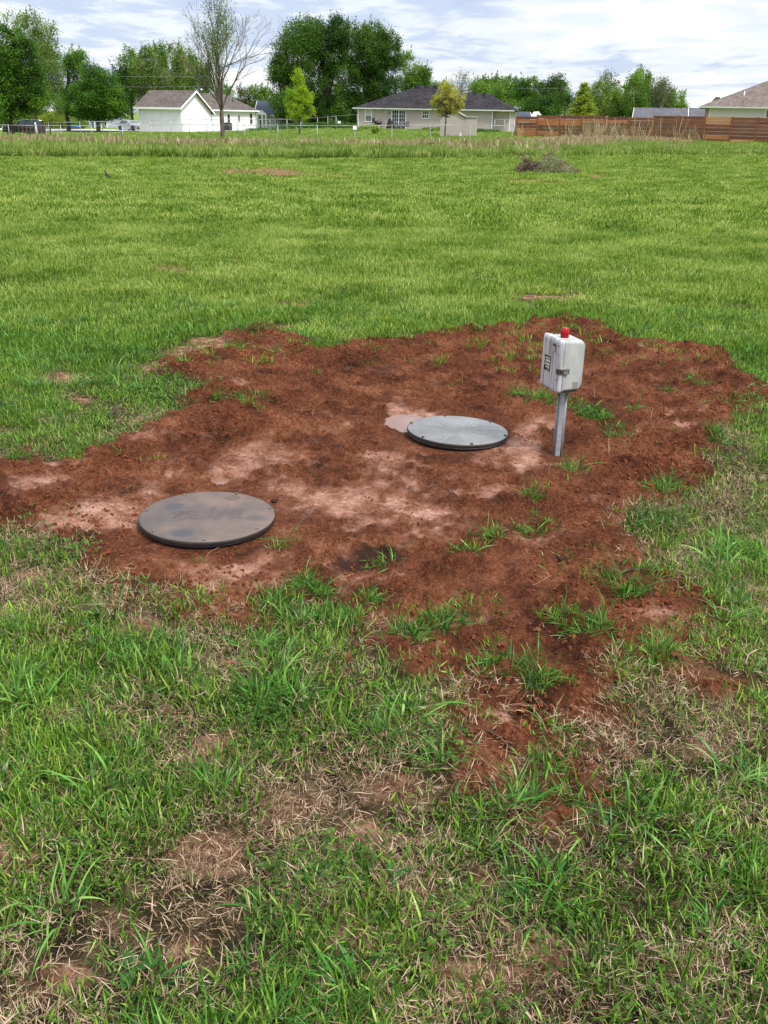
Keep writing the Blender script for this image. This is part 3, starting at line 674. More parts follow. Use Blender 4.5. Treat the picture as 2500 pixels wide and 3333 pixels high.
# countable bigger clods
CL = [(592,1087,0.020,1),(747,1418,0.026,0),(700,1402,0.016,0),(495,1440,0.022,0),(518,1455,0.016,0),(880,1330,0.012,0),(1180,1330,0.016,0),(1210,1230,0.018,1),(1560,1375,0.018,0),(1085,1400,0.014,0),(530,1418,0.015,0),
      (1160,1375,0.016,0),(1005,1290,0.012,0),(1315,1075,0.012,1),(610,735,0.022,1),(660,740,0.02,1),(1480,760,0.024,1),(1250,712,0.02,1),(1420,775,0.018,1),(545,762,0.02,1)]
M_clod = mat('red clod', (0.17,0.058,0.030), (0.08,0.026,0.012), 1.2, 0.95, bump=0.002, bscale=5, spec=0.2)
M_clodd = mat('dark damp clod', (0.05,0.020,0.011), (0.02,0.009,0.006), 1.2, 0.9, bump=0.002, bscale=5, spec=0.2)
WHERE = ['dark clod touching the right edge of the nearer lid','red clod in the grass, nearest the middle of the soil edge','small red clod just behind the biggest clod at the grass edge','red clod in the grass in front of the nearer lid, leftmost of its cluster',
 'small red clod at the near side of the cluster in front of the nearer lid','little clod in the soil behind the middle grass clump','red clod in the front right of the bare soil','dark clod lying alone in front of the post','reddish clod at the far right grass edge','small clod beside the middle grass clump near the front',
 'small clod at the far side of the cluster in front of the nearer lid','clod near the front edge of the soil, right of centre','tiny clod between grass tufts in front','dark clod among the sprigs right of the post','dark clod at the far left rim of the soil','dark clod second along the far left rim',
 'dark clod at the far right rim of the soil','dark clod on top of the soil mound behind the box','dark clod just below the far right rim','dark clod below the far left rim']
for q, (a, b, s, dk) in enumerate(CL):
    p = G(a*K, b*K); me = rock(50+q); me.materials.append(M_clodd if dk else M_clod)
    o = bpy.data.objects.new('soil_clod', me); COL.objects.link(o); o.location = (p.x, p.y, hat1(p.x, p.y)+s*0.4); o.scale = (s*1.2, s, s*0.9); o.rotation_euler = (0, 0, q*1.7)
    tag(o, WHERE[q], 'clod', 'larger clods on the red soil')
# ------------------------------------------------------------------ foreground objects
def text_mesh(body, size, name, mt, parent, loc, rot, ext=0.0003, align='LEFT', sx=1.0):
    cu = bpy.data.curves.new(name, 'FONT'); cu.body = body; cu.size = size; cu.extrude = ext; cu.align_x = align; cu.align_y = 'CENTER'
    cu.space_character = 1.0
    t = bpy.data.objects.new(name, cu); COL.objects.link(t)
    dg = bpy.context.evaluated_depsgraph_get()
    me = bpy.data.meshes.new_from_object(t.evaluated_get(dg)); bpy.data.objects.remove(t)
    me.materials.clear(); me.materials.append(mt)
    o = bpy.data.objects.new(name, me); COL.objects.link(o); o.parent = parent; o.location = loc; o.rotation_euler = rot; o.scale = (sx, 1, 1)
    return o

# --- the two lids
def lid_mat(name, c1, c2, c3, r0, r1, rad, water=None, stains=None):
    mt, t, b = newmat(name)
    tcn = N(t, 'ShaderNodeTexCoord'); P = tcn.outputs['Object']
    def nz(s, d=6, r=.6, st=(1, 1, 1)):
        mp = N(t, 'ShaderNodeMapping'); mp.inputs['Scale'].default_value = st; t.links.new(P, mp.inputs[0])
        n = N(t, 'ShaderNodeTexNoise'); n.inputs['Scale'].default_value = s; n.inputs['Detail'].default_value = d; n.inputs['Roughness'].default_value = r; t.links.new(mp.outputs[0], n.inputs['Vector']); return n.outputs['Fac']
    c = ramp(t, nz(5, 8, .65), [(0.32, c1), (0.5, c2), (0.68, c3)], 'LINEAR')
    rr = ramp(t, nz(4, 5), [(0.35, r0), (0.65, r1)], 'LINEAR')
    s = N(t, 'ShaderNodeSeparateXYZ'); t.links.new(P, s.inputs[0])
    for (sx, sy, ra, rb, cc, st) in (stains or []):
        # a round stain with a soft, uneven rim
        dx = wm('DIVIDE', wm('SUBTRACT', s.outputs['X'], sx, tree=t), ra, tree=t); dy = wm('DIVIDE', wm('SUBTRACT', s.outputs['Y'], sy, tree=t), rb, tree=t)
        dd = wm('ADD', wm('SQRT', wm('ADD', wm('MULTIPLY', dx, dx, tree=t), wm('MULTIPLY', dy, dy, tree=t), tree=t), tree=t), wm('MULTIPLY', wm('SUBTRACT', nz(14, 4), 0.5, tree=t), 0.7, tree=t), tree=t)
        f = wm('MULTIPLY', ramp(t, dd, [(0.75, 1.0), (1.1, 0.0)]), st, tree=t)
        c = mixc(t, f, c, cc)
    if water:
        sx, sy, ra, rb = water
        dx = wm('DIVIDE', wm('SUBTRACT', s.outputs['X'], sx, tree=t), ra, tree=t); dy = wm('DIVIDE', wm('SUBTRACT', s.outputs['Y'], sy, tree=t), rb, tree=t)
        dd = wm('ADD', wm('SQRT', wm('ADD', wm('MULTIPLY', dx, dx, tree=t), wm('MULTIPLY', dy, dy, tree=t), tree=t), tree=t), wm('MULTIPLY', wm('SUBTRACT', nz(9, 4), 0.5, tree=t), 0.5, tree=t), tree=t)
        f = ramp(t, dd, [(0.85, 1.0), (1.0, 0.0)])
        rr = mixc(t, f, rr, 0.09) if False else wm('SUBTRACT', rr, wm('MULTIPLY', f, wm('SUBTRACT', rr, 0.08, tree=t), tree=t), tree=t)
    t.links.new(c, b.inputs['Base Color']); t.links.new(rr, b.inputs['Roughness'])
    bp = N(t, 'ShaderNodeBump'); bp.inputs['Distance'].default_value = 0.0012; t.links.new(nz(160, 3), bp.inputs['Height'])
    t.links.new(bp.outputs[0], b.inputs['Normal'])
    return mt
M_rim = mat('black moulded plastic', (0.018,0.018,0.018), (0.035,0.025,0.02), 20, 0.5, bump=0.001)
M_bolt = mat('dull bolt', (0.26,0.24,0.21), (0.12,0.085,0.06), 90, 0.4, 0.7)
M_bolt2 = mat('dark bolt', (0.05,0.05,0.05), (0.10,0.07,0.05), 90, 0.4, 0.6)
lab1 = 'nearer round lid, brown with dried mud and dark round stains'
l1 = empty('septic_lid', (LID1.x, LID1.y, hat1(LID1.x, LID1.y)-.036), 0, lab1, 'lid'); l1.rotation_euler = (R(-1.0), R(0.6), 0)
M_l1 = lid_mat('muddy lid top', (0.044,0.033,0.030), (0.080,0.057,0.048), (0.135,0.088,0.068), 0.34, 0.52, 0.3, stains=[(-0.168,0.085,0.048,0.050,(0.028,0.029,0.038),.75),(-0.068,-0.215,0.050,0.042,(0.028,0.029,0.038),.75),(0.075,0.215,0.042,0.042,(0.045,0.035,0.03),.6),(0.215,-0.02,0.046,0.042,(0.045,0.04,0.04),.6),(0.01,0.07,0.022,0.032,(0.03,0.03,0.035),.55),(0.05,-0.02,0.02,0.05,(0.04,0.035,0.035),.4),(0.12,-0.12,0.13,0.09,(0.085,0.07,0.06),.45)])
RL1 = 0.300
MB().lathe([(RL1-0.016, -0.03), (RL1-0.016, 0.040), (RL1-0.006, 0.042), (RL1-0.006, 0.052), (RL1-0.02, 0.053)], 72).build('riser_ring', M_rim, l1)
MB().lathe([(RL1-0.002, 0.0535), (RL1, 0.056), (RL1, 0.067), (RL1-0.0015, 0.0692)], 96, cap=False).build('cover_edge', M_rim, l1)
MB().lathe([(RL1-0.0018, 0.0690), (RL1-0.004, 0.0705), (RL1-0.016, 0.0718), (0.20, 0.0730), (1e-7, 0.0735)], 96).build('cover', M_l1, l1)
def bolts(parent, n, rad, z, mt, ph, s=0.0075):
    for i in range(n):
        a = ph+2*math.pi*i/n; mb = MB(); cx, cy = rad*math.cos(a), rad*math.sin(a)
        mb.lathe([(s*1.35, z), (s*1.35, z+0.0018)], 14, cx, cy); mb.lathe([(s, z+0.0018), (s, z+0.0065), (s*0.8, z+0.0075)], 6, cx, cy, smooth=False)
        mb.build('bolt', mt, parent)
bolts(l1, 7, RL1-0.020, 0.0712, M_bolt, R(20), .0068)
# raised moulded lettering, too worn to read: rows of short broken strokes
mb = MB(); r_ = random.Random(4)
ca, sa = math.cos(R(8)), math.sin(R(8))
for row in range(6):
    x = -0.155+0.012*r_.random()+(0.02 if row in (0, 5) else 0); yb = 0.040-row*0.0175; end = 0.15-(0.05 if row in (1, 4) else 0)
    while x < end:
        w = 0.005+0.006*r_.random(); hgt = 0.0105
        if r_.random() > 0.25:
            for k in range(2):
                xx = x+k*w*0.6; yy = yb+(0 if k == 0 else r_.choice([0, hgt*0.4])); hh = hgt*(1 if k == 0 else 0.5); q = 0.0013
                if r_.random() < 0.5: q2, h2 = w*0.9, 0.0016
                else: q2, h2 = q, hh
                pts = [(xx, yy), (xx+q2, yy), (xx+q2, yy+h2), (xx, yy+h2)]
                pts = [(px*ca-py*sa, px*sa+py*ca) for px, py in pts]
                mb.prism(pts, 'z', 0.0725, 0.0741)
        x += w*1.3+(0.006 if r_.random() < 0.15 else 0)
mb.build('raised_lettering', M_l1, l1, fix=True)

lab2 = 'farther round lid, pale grey and wet with raised ribs like a wheel'
l2 = empty('septic_lid', (LID2.x, LID2.y, hat1(LID2.x, LID2.y)-.034), 0, lab2, 'lid'); l2.rotation_euler = (R(-1.2), R(1.6), 0)
RL2 = 0.290
M_l2 = lid_mat('wet grey lid top', (0.085,0.087,0.088), (0.125,0.127,0.13), (0.18,0.182,0.185), 0.26, 0.42, 0.3, water=(-0.02, 0.13, 0.20, 0.12))
MB().lathe([(RL2-0.016, -0.03), (RL2-0.016, 0.036), (RL2-0.004, 0.038), (RL2-0.004, 0.050), (RL2-0.02, 0.051)], 72).build('riser_ring', M_rim, l2)
MB().lathe([(RL2-0.002, 0.0515), (RL2, 0.054), (RL2, 0.066), (RL2-0.0015, 0.0682)], 96, cap=False).build('cover_edge', M_rim, l2)
MB().lathe([(RL2-0.0018, 0.0680), (RL2-0.004, 0.0695), (RL2-0.010, 0.0705), (RL2-0.011, 0.0705), (RL2-0.048, 0.0700), (RL2-0.049, 0.0700), (RL2-0.052, 0.0685), (RL2-0.053, 0.0685), (0.0865, 0.0672), (0.0855, 0.0672), (0.083, 0.0688), (0.079, 0.0688), (0.077, 0.0672), (0.076, 0.0672), (1e-7, 0.0672)], 96).build('cover', M_l2, l2)
mb = MB()
for i in range(12):
    a = 2*math.pi*i/12+0.12; c, s = math.cos(a), math.sin(a); w = 0.0024
    pr = [(0.082, -w), (RL2-0.051, -w), (RL2-0.051, w), (0.082, w)]
    mb.prism([(x*c-y*s, x*s+y*c) for x, y in pr], 'z', 0.0668, 0.0695)
mb.build('ribs', mat('rib edge', (0.24,0.245,0.25), (0.17,0.175,0.18), 30, 0.3), l2)
mb = MB(); r_ = random.Random(9)
for row in range(6):
    yb = 0.052-row*0.020; x = -0.10
    while x < 0.10:
        w = 0.006+0.007*r_.random()
        if r_.random() > .2 and math.hypot(x, yb) < 0.105:
            mb.box(x, x+w, yb, yb+0.0018, 0.0670, 0.0698)
            if r_.random() < .7: mb.box(x, x+0.0016, yb+.0019, yb+0.012, 0.0670, 0.0699)
        x += w+0.004
mb.build('raised_lettering', bpy.data.materials['rib edge'], l2)
bolts(l2, 6, RL2-0.012, 0.0702, M_bolt2, R(42), 0.007)

# --- alarm box on its post
PB = G(1813, 1482)
bz = hat1(PB.x, PB.y)
box = empty('alarm_box', (PB.x, PB.y, bz+0.012), 0, 'pale grey electrical box with a red alarm light on a steel post', 'electrical box')
M_box = mat('weathered grey fibreglass', (0.37,0.385,0.38), (0.26,0.275,0.27), 14, 0.5, bump=0.0006, bscale=220, detail=8, stretch=(1, 1, 0.45), lo=0.30, hi=0.60)
def door_mat():
    mt, t, b = newmat('streaked grey door')
    tcn = N(t, 'ShaderNodeTexCoord'); mp = N(t, 'ShaderNodeMapping'); mp.inputs['Scale'].default_value = (55, 55, 4.5); t.links.new(tcn.outputs['Object'], mp.inputs[0])
    n = N(t, 'ShaderNodeTexNoise'); n.inputs['Scale'].default_value = 1; n.inputs['Detail'].default_value = 5; t.links.new(mp.outputs[0], n.inputs['Vector'])
    t.links.new(ramp(t, n.outputs['Fac'], [(0.36, (0.23,0.215,0.215)), (0.48, (0.34,0.33,0.345)), (0.60, (0.48,0.49,0.52))], 'LINEAR'), b.inputs['Base Color'])
    b.inputs['Roughness'].default_value = 0.4; return mt
M_door = door_mat()
M_galv = mat('galvanised steel', (0.52,0.54,0.58), (0.36,0.38,0.42), 40, 0.42, 0.55, bump=0.0004, bscale=150)
M_pvc = mat('grey conduit', (0.20,0.215,0.235), (0.155,0.165,0.18), 12, 0.45)
# post and its two conduits
MB().box(-0.0125, 0.0125, -0.0125, 0.0125, -0.12, 0.366).build('post', M_galv, box, bevel=0.003)
def conduit(x, y):
    MB().tube((x, y, -0.1), (x, y, 0.348), 0.0088, n=20).build('conduit', M_pvc, box)
    MB().tube((x, y, 0.325), (x, y, 0.361), 0.0115, n=20).build('conduit_collar', M_pvc, box)
conduit(-0.0155, 0.016); conduit(0.0215, 0.014)
BOXROT = R(73)
bx = bpy.data.objects.new('enclosure', None)
# body: local frame x along the door's normal (door at -x), y along the door width; built straight into part meshes turned by BOXROT
ROT = Matrix.Rotation(BOXROT, 4, 'Z')
ZB, ZT, WD, DP = 0.362, 0.642, 0.208, 0.128     # bottom, top, door width, depth of body
LIDT = 0.024
CX, CY = -0.010, 0.012
def place(o, par=None):
    o.parent = par or box
    if par is None: o.rotation_euler = (0, 0, -BOXROT); o.location = (CX, CY, 0)
    return o
# local: y = depth axis (door towards -y), x = width.
hw = WD/2
def rrect(x0, x1, z0, z1, r, n=5):
    pts = []
    for cx_, cz_, a0 in ((x1-r, z0+r, -90), (x1-r, z1-r, 0), (x0+r, z1-r, 90), (x0+r, z0+r, 180)):
        for i in range(n+1):
            a = R(a0+90*i/n); pts.append((cx_+r*math.cos(a), cz_+r*math.sin(a)))
    return pts
mb = MB()
def loft(mb, rings, smooth=True):
    n = len(rings[0]); vs = [p for r_ in rings for p in r_]; fs = []
    for k in range(len(rings)-1): fs += [(k*n+i, k*n+(i+1) % n, (k+1)*n+(i+1) % n, (k+1)*n+i) for i in range(n)]
    mb.add(vs, fs, smooth); mb.add(rings[0], [tuple(range(n-1, -1, -1))]); mb.add(rings[-1], [tuple(range(n))])
def ring(ins, y, r): return [(a, y, b) for a, b in rrect(-hw+ins, hw-ins, ZB+ins, ZT-ins, r)]
d0 = -DP/2-LIDT/2
loft(mb, [ring(0.0035, d0+LIDT+0.001, 0.016), ring(0.0035, d0+LIDT+0.012, 0.016), ring(0.008, d0+LIDT+0.013, 0.016), ring(0.010, d0+LIDT+DP-0.022, 0.018), ring(0.026, d0+LIDT+DP, 0.02)])
body = place(mb.build('body', M_box, bevel=0))
mb = MB()
loft(mb, [ring(0.020, d0-0.006, 0.014), ring(0.007, d0, 0.016), ring(0.0, d0+0.006, 0.017), ring(0.0, d0+LIDT-0.004, 0.017), ring(0.0015, d0+LIDT-0.001, 0.017)])
door = place(mb.build('door', M_door))
M_black = mat('dark gasket', (0.02,0.02,0.02), (0.05,0.045,0.04), 30, 0.6)
mb = MB(); loft(mb, [ring(0.006, d0+LIDT-0.0015, 0.014), ring(0.006, d0+LIDT+0.0015, 0.014)]); place(mb.build('gasket', M_black))
mb = MB(); mb.box(-hw+0.02, hw-0.02, d0+LIDT+0.018, d0+LIDT+DP-0.03, ZB-0.001, ZB+0.0095); place(mb.build('bottom_plate', M_black))
# latch wrapping the free edge (x = +hw side faces the camera's right)
M_latch = mat('dull steel latch', (0.20,0.18,0.15), (0.10,0.09,0.08), 40, 0.35, 0.8)
zl = ZB+0.118
mb = MB(); mb.box(hw-0.018, hw+0.0035, d0-0.0075, d0-0.0055+0.001, zl-0.013, zl+0.013); mb.box(hw+0.0005, hw+0.0035, d0-0.0064, d0+0.016, zl-0.013, zl+0.013)
mb.box(hw+0.0035, hw+0.008, d0+0.010, d0+0.024, zl-0.011, zl+0.011)
place(mb.build('latch', M_latch, bevel=0.0006))
lt = bpy.data.objects[-1] if False else None
latch = [o for o in bpy.data.objects if o.name == 'latch'][0]
mb = MB(); x0, x1 = hw-0.004, hw+0.006
for (ya, yb, za, zb) in ((.024,.058,zl-.0135,zl-.0105),(.024,.058,zl+.0105,zl+.0135),(.055,.058,zl-.0105,zl+.0105),(.024,.030,zl-.0105,zl+.0105)): mb.box(x0, x1, d0+ya, d0+yb, za, zb)
place(mb.build('latch_loop', mat('bright steel', (0.55,0.55,0.55), (0.3,0.3,0.3), 60, 0.25, 0.9), bevel=0.0004), latch)
# screws on the door edge
for zz in (ZT-0.03, ZT-0.075, ZB+0.075):
    mb = MB(); mb.tube((hw-0.012, d0-0.0035, zz), (hw-0.012, d0-0.0065, zz), 0.0028, n=10); place(mb.build('screw', M_black))
# red beacon; its reflection is painted as the pink of the base ring
cx_, cy_ = 0.018, d0+LIDT+0.036
M_red = mat('red lens', (0.36,0.003,0.012), (0.24,0.002,0.008), 30, 0.2, spec=0.35)
M_red.node_tree.nodes['Principled BSDF'].inputs['Subsurface Weight'].default_value = 0.0
mb = MB(); mb.lathe([(0.024, ZT-0.0105), (0.024, ZT-0.004)], 24, cx_, cy_); place(mb.build('beacon_base', mat('painted pink reflection', (0.62,0.42,0.42), (0.55,0.36,0.36), 20, 0.4)))
mb = MB(); mb.lathe([(0.0215, ZT-0.004), (0.0215, ZT+0.014), (0.0200, ZT+0.032), (0.0175, ZT+0.042), (0.013, ZT+0.047), (0.006, ZT+0.0485), (1e-7, ZT+0.0488)], 32, cx_, cy_)
for i in range(14):
    a = 2*math.pi*i/14; mb.tube((cx_+0.0213*math.cos(a), cy_+0.0213*math.sin(a), ZT), (cx_+0.0195*math.cos(a), cy_+0.0195*math.sin(a), ZT+0.034), 0.0011, n=5)
place(mb.build('beacon', M_red))
# stickers
M_stb = mat('sticker black', (0.012,0.012,0.014), (0.02,0.02,0.02), 30, 0.35)
M_stw = mat('sticker cream', (0.60,0.60,0.48), (0.52,0.52,0.42), 30, 0.4)
M_ink = mat('sticker ink', (0.05,0.05,0.04), (0.03,0.03,0.03), 30, 0.5)
M_stg = mat('faded label', (0.30,0.30,0.27), (0.12,0.12,0.11), 160, 0.5)
yf = d0-0.0060
mb = MB(); mb.box(-0.056, 0.014, yf-0.0008, yf, ZB+0.096, ZB+0.176)
st = place(mb.build('door_sticker', M_stb))
mb = MB(); mb.box(-0.036, 0.009, yf-0.0016, yf-0.0010, ZB+0.112, ZB+0.168); o = mb.build('sticker_panel', M_stw); o.parent = st
for k, w_ in enumerate(('STEWART', 'CONCRETE', 'PRODUCTS')):
    mb = None; text_mesh(w_, 0.0125, 'sticker_text', M_ink, st, (-0.0345, yf-0.0020, ZB+0.159-k*0.0185), (R(90), 0, 0), sx=0.72 if k else 0.80)
text_mesh('S', 0.060, 'sticker_letter', M_stw, st, (-0.0545, yf-0.0013, ZB+0.142), (R(90), 0, 0), sx=0.48)
text_mesh('417-000', 0.0001, 'x', M_stw, st, (0, 0, 0), (0, 0, 0)) if False else None
mb = MB()
for k in range(9): mb.box(-0.022+k*0.0032, -0.0200+k*0.0032, yf-0.0014, yf-0.0009, ZB+0.102, ZB+0.1055)
o = mb.build('sticker_small_print', M_stw); o.parent = st
mb = MB(); mb.box(0.025, 0.062, yf-0.0007, yf, ZT-0.070, ZT-0.030); s2 = place(mb.build('rating_label', M_stb))
mb = MB(); mb.box(0.0255, 0.057, yf-0.0013, yf-0.0009, ZT-0.0695, ZT-0.040); o = mb.build('label_panel', mat('silver label', (0.42,0.41,0.36), (0.26,0.25,0.22), 120, 0.35)); o.parent = s2
text_mesh('ALARM', 0.0115, 'label_text', M_ink, s2, (0.0275, yf-0.0016, ZT-0.050), (R(90), 0, 0), sx=0.75) if False else None
# label on the side face
ys0, ys1 = d0+LIDT+0.064, d0+LIDT+0.098
mb = MB(); mb.box(hw-0.0102, hw-0.0088, ys0, ys1, ZB+0.022, ZB+0.058); s3 = place(mb.build('warning_label', mat('grey warning label', (0.36,0.37,0.33), (0.27,0.28,0.25), 60, 0.5)))
mb = MB(); r_ = random.Random(3)
for row in range(7):
    yy = ys0+0.002+0.003*r_.random()
    while yy < ys1-0.005:
        w = 0.002+0.004*r_.random(); mb.box(hw-0.0090, hw-0.0083, yy, yy+w, ZB+0.026+row*0.0044, ZB+0.0278+row*0.0044); yy += w+0.0012
o = mb.build('label_small_print', M_ink); o.parent = s3

# --- twigs on the soil
M_twig = mat('dark twig', (0.06,0.035,0.02), (0.03,0.018,0.01), 30, 0.8)
M_root = mat('pale root', (0.22,0.13,0.08), (0.15,0.08,0.05), 30, 0.8)
def twig(pts, r, mt, label):
    P = []
    for i, (a, b) in enumerate(pts):
        p = G(a*K, b*K); P.append(Vector((p.x, p.y, hat1(p.x, p.y)+r*0.7+(0.004 if 0 < i < len(pts)-1 else 0))))
    o = Vector(P[0]); mb = MB(); mb.path([p-o for p in P], r, 6); t = mb.build('twig', mt, fix=False); t.location = o
    tag(t, label, 'twig', 'twigs and roots lying on the soil'); return t
twig([(232,1087),(262,1078),(285,1066),(312,1060)], 0.0028, M_twig, 'long dark twig left of the nearer lid')
twig([(247,1070),(262,1078)], 0.002, M_twig, 'short dark twig crossing the long twig left of the nearer lid')
twig([(291,1126),(298,1138),(301,1150)], 0.0022, M_twig, 'small dark twig against the left side of the nearer lid')
twig([(508,1168),(496,1180),(470,1188),(452,1198),(445,1208)], 0.0016, M_root, 'thin pale root running forward from the nearer lid')
twig([(1335,1262),(1358,1256),(1385,1250),(1412,1238)], 0.0045, M_twig, 'thick dark stick at the right side of the soil')
twig([(1000,1390),(1050,1402),(1110,1410)], 0.0025, M_twig, 'dark stick lying in the soil near the front')
twig([(1120,1640),(1080,1600),(1030,1575)], 0.003, M_twig, 'bent dark stick among the grass at the front of the soil')
twig([(1188,1252),(1160,1268),(1150,1278)], 0.0016, M_root, 'short pale root right of the dark soil patch')
# broad leaves in the near lawn
M_weed = leafmat('weed leaf', [(0.03,0.10,0.02), (0.05,0.16,0.03)], 0.25, 2, 0.4)
def weed(a, b, n, s, label, seed):
    r_ = random.Random(seed); p = G(a*K, b*K); root = empty('broadleaf_weed', (p.x, p.y, hat1(p.x, p.y)), 0, label, 'weed', 'broad leaved weeds in the near lawn')
    for i in range(n):
        ang = 2*math.pi*i/n+r_.random()*0.6; L_ = s*(0.7+0.5*r_.random()); w_ = L_*0.24; vs = []; fs = []; m_ = 8
        up = 0.4+0.5*r_.random()
        for k in range(m_+1):
            f = k/m_; wd = w_*math.sin(math.pi*min(1, f*0.92+0.08))**0.8*(1 if k < m_ else 0.1); rr = L_*f; z = L_*up*f*(1-0.55*f)+0.004
            for sgn in (-1, 0, 1):
                vs.append((rr*math.cos(ang)-sgn*wd*math.sin(ang), rr*math.sin(ang)+sgn*wd*math.cos(ang), z+abs(sgn)*wd*0.3))
        for k in range(m_):
            for q in (0, 1): fs.append((3*k+q, 3*k+q+1, 3*k+q+4, 3*k+q+3))
        mb = MB(); mb.add(vs, fs, True); mb.build('leaf', M_weed, root, fix=False)
weed(290, 2105, 3, 0.055, 'broad leaved weed near the bottom left corner', 1)
weed(855, 1897, 3, 0.04, 'single broad leaf sprout in the front middle of the lawn', 2)
weed(300, 2080, 2, 0.045, 'small broad leaf just behind the weed near the bottom left', 3)
weed(70, 1640, 3, 0.04, 'broad leaved weed at the left edge of the lawn', 4)

# --- little bird on the lawn
p = G(352, 588); bz_ = float(T(p.x, p.y))
bird = empty('small_bird', (p.x, p.y, bz_+0.02), R(-30), 'small dark bird standing on the lawn at the left', 'bird')
def blobmesh(pts, name, mt, par, sub=1):
    """one continuous surface around a chain of (position, radius)"""
    me = bpy.data.meshes.new(name); me.from_pydata([q[0] for q in pts], [(i, i+1) for i in range(len(pts)-1)], [])
    o = bpy.data.objects.new(name, me); COL.objects.link(o); me.materials.append(mt); o.parent = par
    md = o.modifiers.new('skin', 'SKIN')
    for i, q in enumerate(pts):
        r_ = q[1]; me.skin_vertices[0].data[i].radius = (r_, r_)
        me.skin_vertices[0].data[i].use_root = (i == 0)
    s = o.modifiers.new('sub', 'SUBSURF'); s.levels = s.render_levels = 2
    return o
M_bird = mat('dark feathers', (0.045,0.03,0.02), (0.02,0.014,0.01), 40, 0.7); M_belly = mat('rusty breast', (0.22,0.08,0.03), (0.16,0.06,0.02), 40, 0.7)
blobmesh([((0.13,0,0.06),.008),((0.06,0,0.085),.02),((0.0,0,0.12),.042),((-0.05,0,0.16),.036),((-0.075,0,0.205),.020),((-0.085,0,0.225),.022),((-0.092,0,0.23),.012)], 'body', M_bird, bird)
blobmesh([((-0.03,0,0.125),.034),((-0.055,0,0.155),.030)], 'breast', M_belly, bird)
MB().tube((-0.10, 0, 0.228), (-0.128, 0, 0.224), 0.006, 0.0008, 6).build('beak', mat('beak', (0.35,0.22,0.05), None, 9, .5), bird)
for s in (-1, 1): MB().tube((0, s*0.012, 0.09), (-0.005, s*0.016, -0.02), 0.0025, n=5).build('leg', M_bird, bird)

# --- brush pile
p = G(1780, 566); bpz = float(T(p.x, p.y))
pile = empty('brush_pile', (p.x, p.y, bpz), 0, 'heap of cut branches and dead brush on the lawn', 'brush pile')
def sticks(n, seed, zmax, mt, name, dx=1.0, xr=(-2.0, 1.9), r0=0.010):
    g_ = np.random.default_rng(seed); mb = MB()
    for i in range(n):
        x = g_.uniform(*xr); prof = (0.95*math.exp(-((x+1.3)/0.42)**2)+1.05*math.exp(-((x-0.15)/0.75)**2)+0.30*math.exp(-((x-1.3)/0.5)**2))
        zz = g_.random()*prof*zmax; yy = float(np.clip(g_.normal(0, 0.42), -.8, .8))*(1-zz/1.4)
        L_ = 0.25+0.55*g_.random(); a = g_.normal(0.0, 0.75); el = g_.normal(0.25, 0.45)
        c = Vector((x, yy, max(0.03, zz))); d_ = Vector((math.cos(a)*math.cos(el), math.sin(a)*math.cos(el), math.sin(el)))
        b = c+d_*L_*0.5; a_ = c-d_*L_*0.5; a_.z = max(a_.z, 0.01); b.z = max(b.z, 0.01); mid_ = (a_+b)/2+Vector((0, 0, g_.normal(0.02, 0.05)))
        rr = r0*(0.5+g_.random()); mb.tube(a_, mid_, rr, rr*0.8, 5, cap=False); mb.tube(mid_, b, rr*0.8, rr*0.3, 5, cap=False)
    return mb.build(name, mt, pile, fix=False)
sticks(420, 1, 0.72, mat('brown brush', (0.20,0.13,0.09), (0.09,0.055,0.038), 2, 0.85), 'brown_brush')
sticks(230, 2, 0.70, mat('grey brush', (0.34,0.28,0.22), (0.16,0.12,0.09), 2, 0.85), 'grey_brush', xr=(-0.9, 1.3), r0=0.009)
sticks(120, 4, 0.62, mat('black brush', (0.05,0.035,0.03), (0.025,0.018,0.015), 2, 0.9), 'dark_brush', xr=(-1.9, -0.5), r0=0.014)
g_ = np.random.default_rng(8); n = 1500
xx = g_.uniform(-1.0, 1.5, n); zz = g_.random(n)**0.7*0.66*np.exp(-((xx-0.2)/0.85)**2)+0.03; yy = g_.normal(-0.25, 0.3, n)
def leafquads(C, size, g_, up=0.0, asp=0.55):
    n = len(C); u = g_.normal(size=(n, 3)); u[:, 2] += up; u /= np.linalg.norm(u, axis=1, keepdims=True)+1e-9
    v = g_.normal(size=(n, 3)); v -= (v*u).sum(1, keepdims=True)*u; v /= np.linalg.norm(v, axis=1, keepdims=True)+1e-9
    s = (size*(0.6+0.8*g_.random(n)))[:, None] if np.ndim(size) == 0 else size[:, None]
    V = np.stack([C-u*s*.5, C+v*s*.5*asp, C+u*s*.5, C-v*s*.5*asp], 1)
    return V.reshape(-1, 3), np.arange(4*n).reshape(-1, 4)
V, Q = leafquads(np.stack([xx, yy, zz], 1), 0.07, g_)
pile.scale = (0.55, 0.8, 0.90)
M_pl = leafmat('pale wilted leaf', [(0.10,0.16,0.05), (0.22,0.28,0.12), (0.42,0.45,0.28)], 0.3, 3, 0.6)
np_mesh('wilted_leaves', V, Q, M_pl, pile, {'r': np.repeat(g_.random(n), 4)})
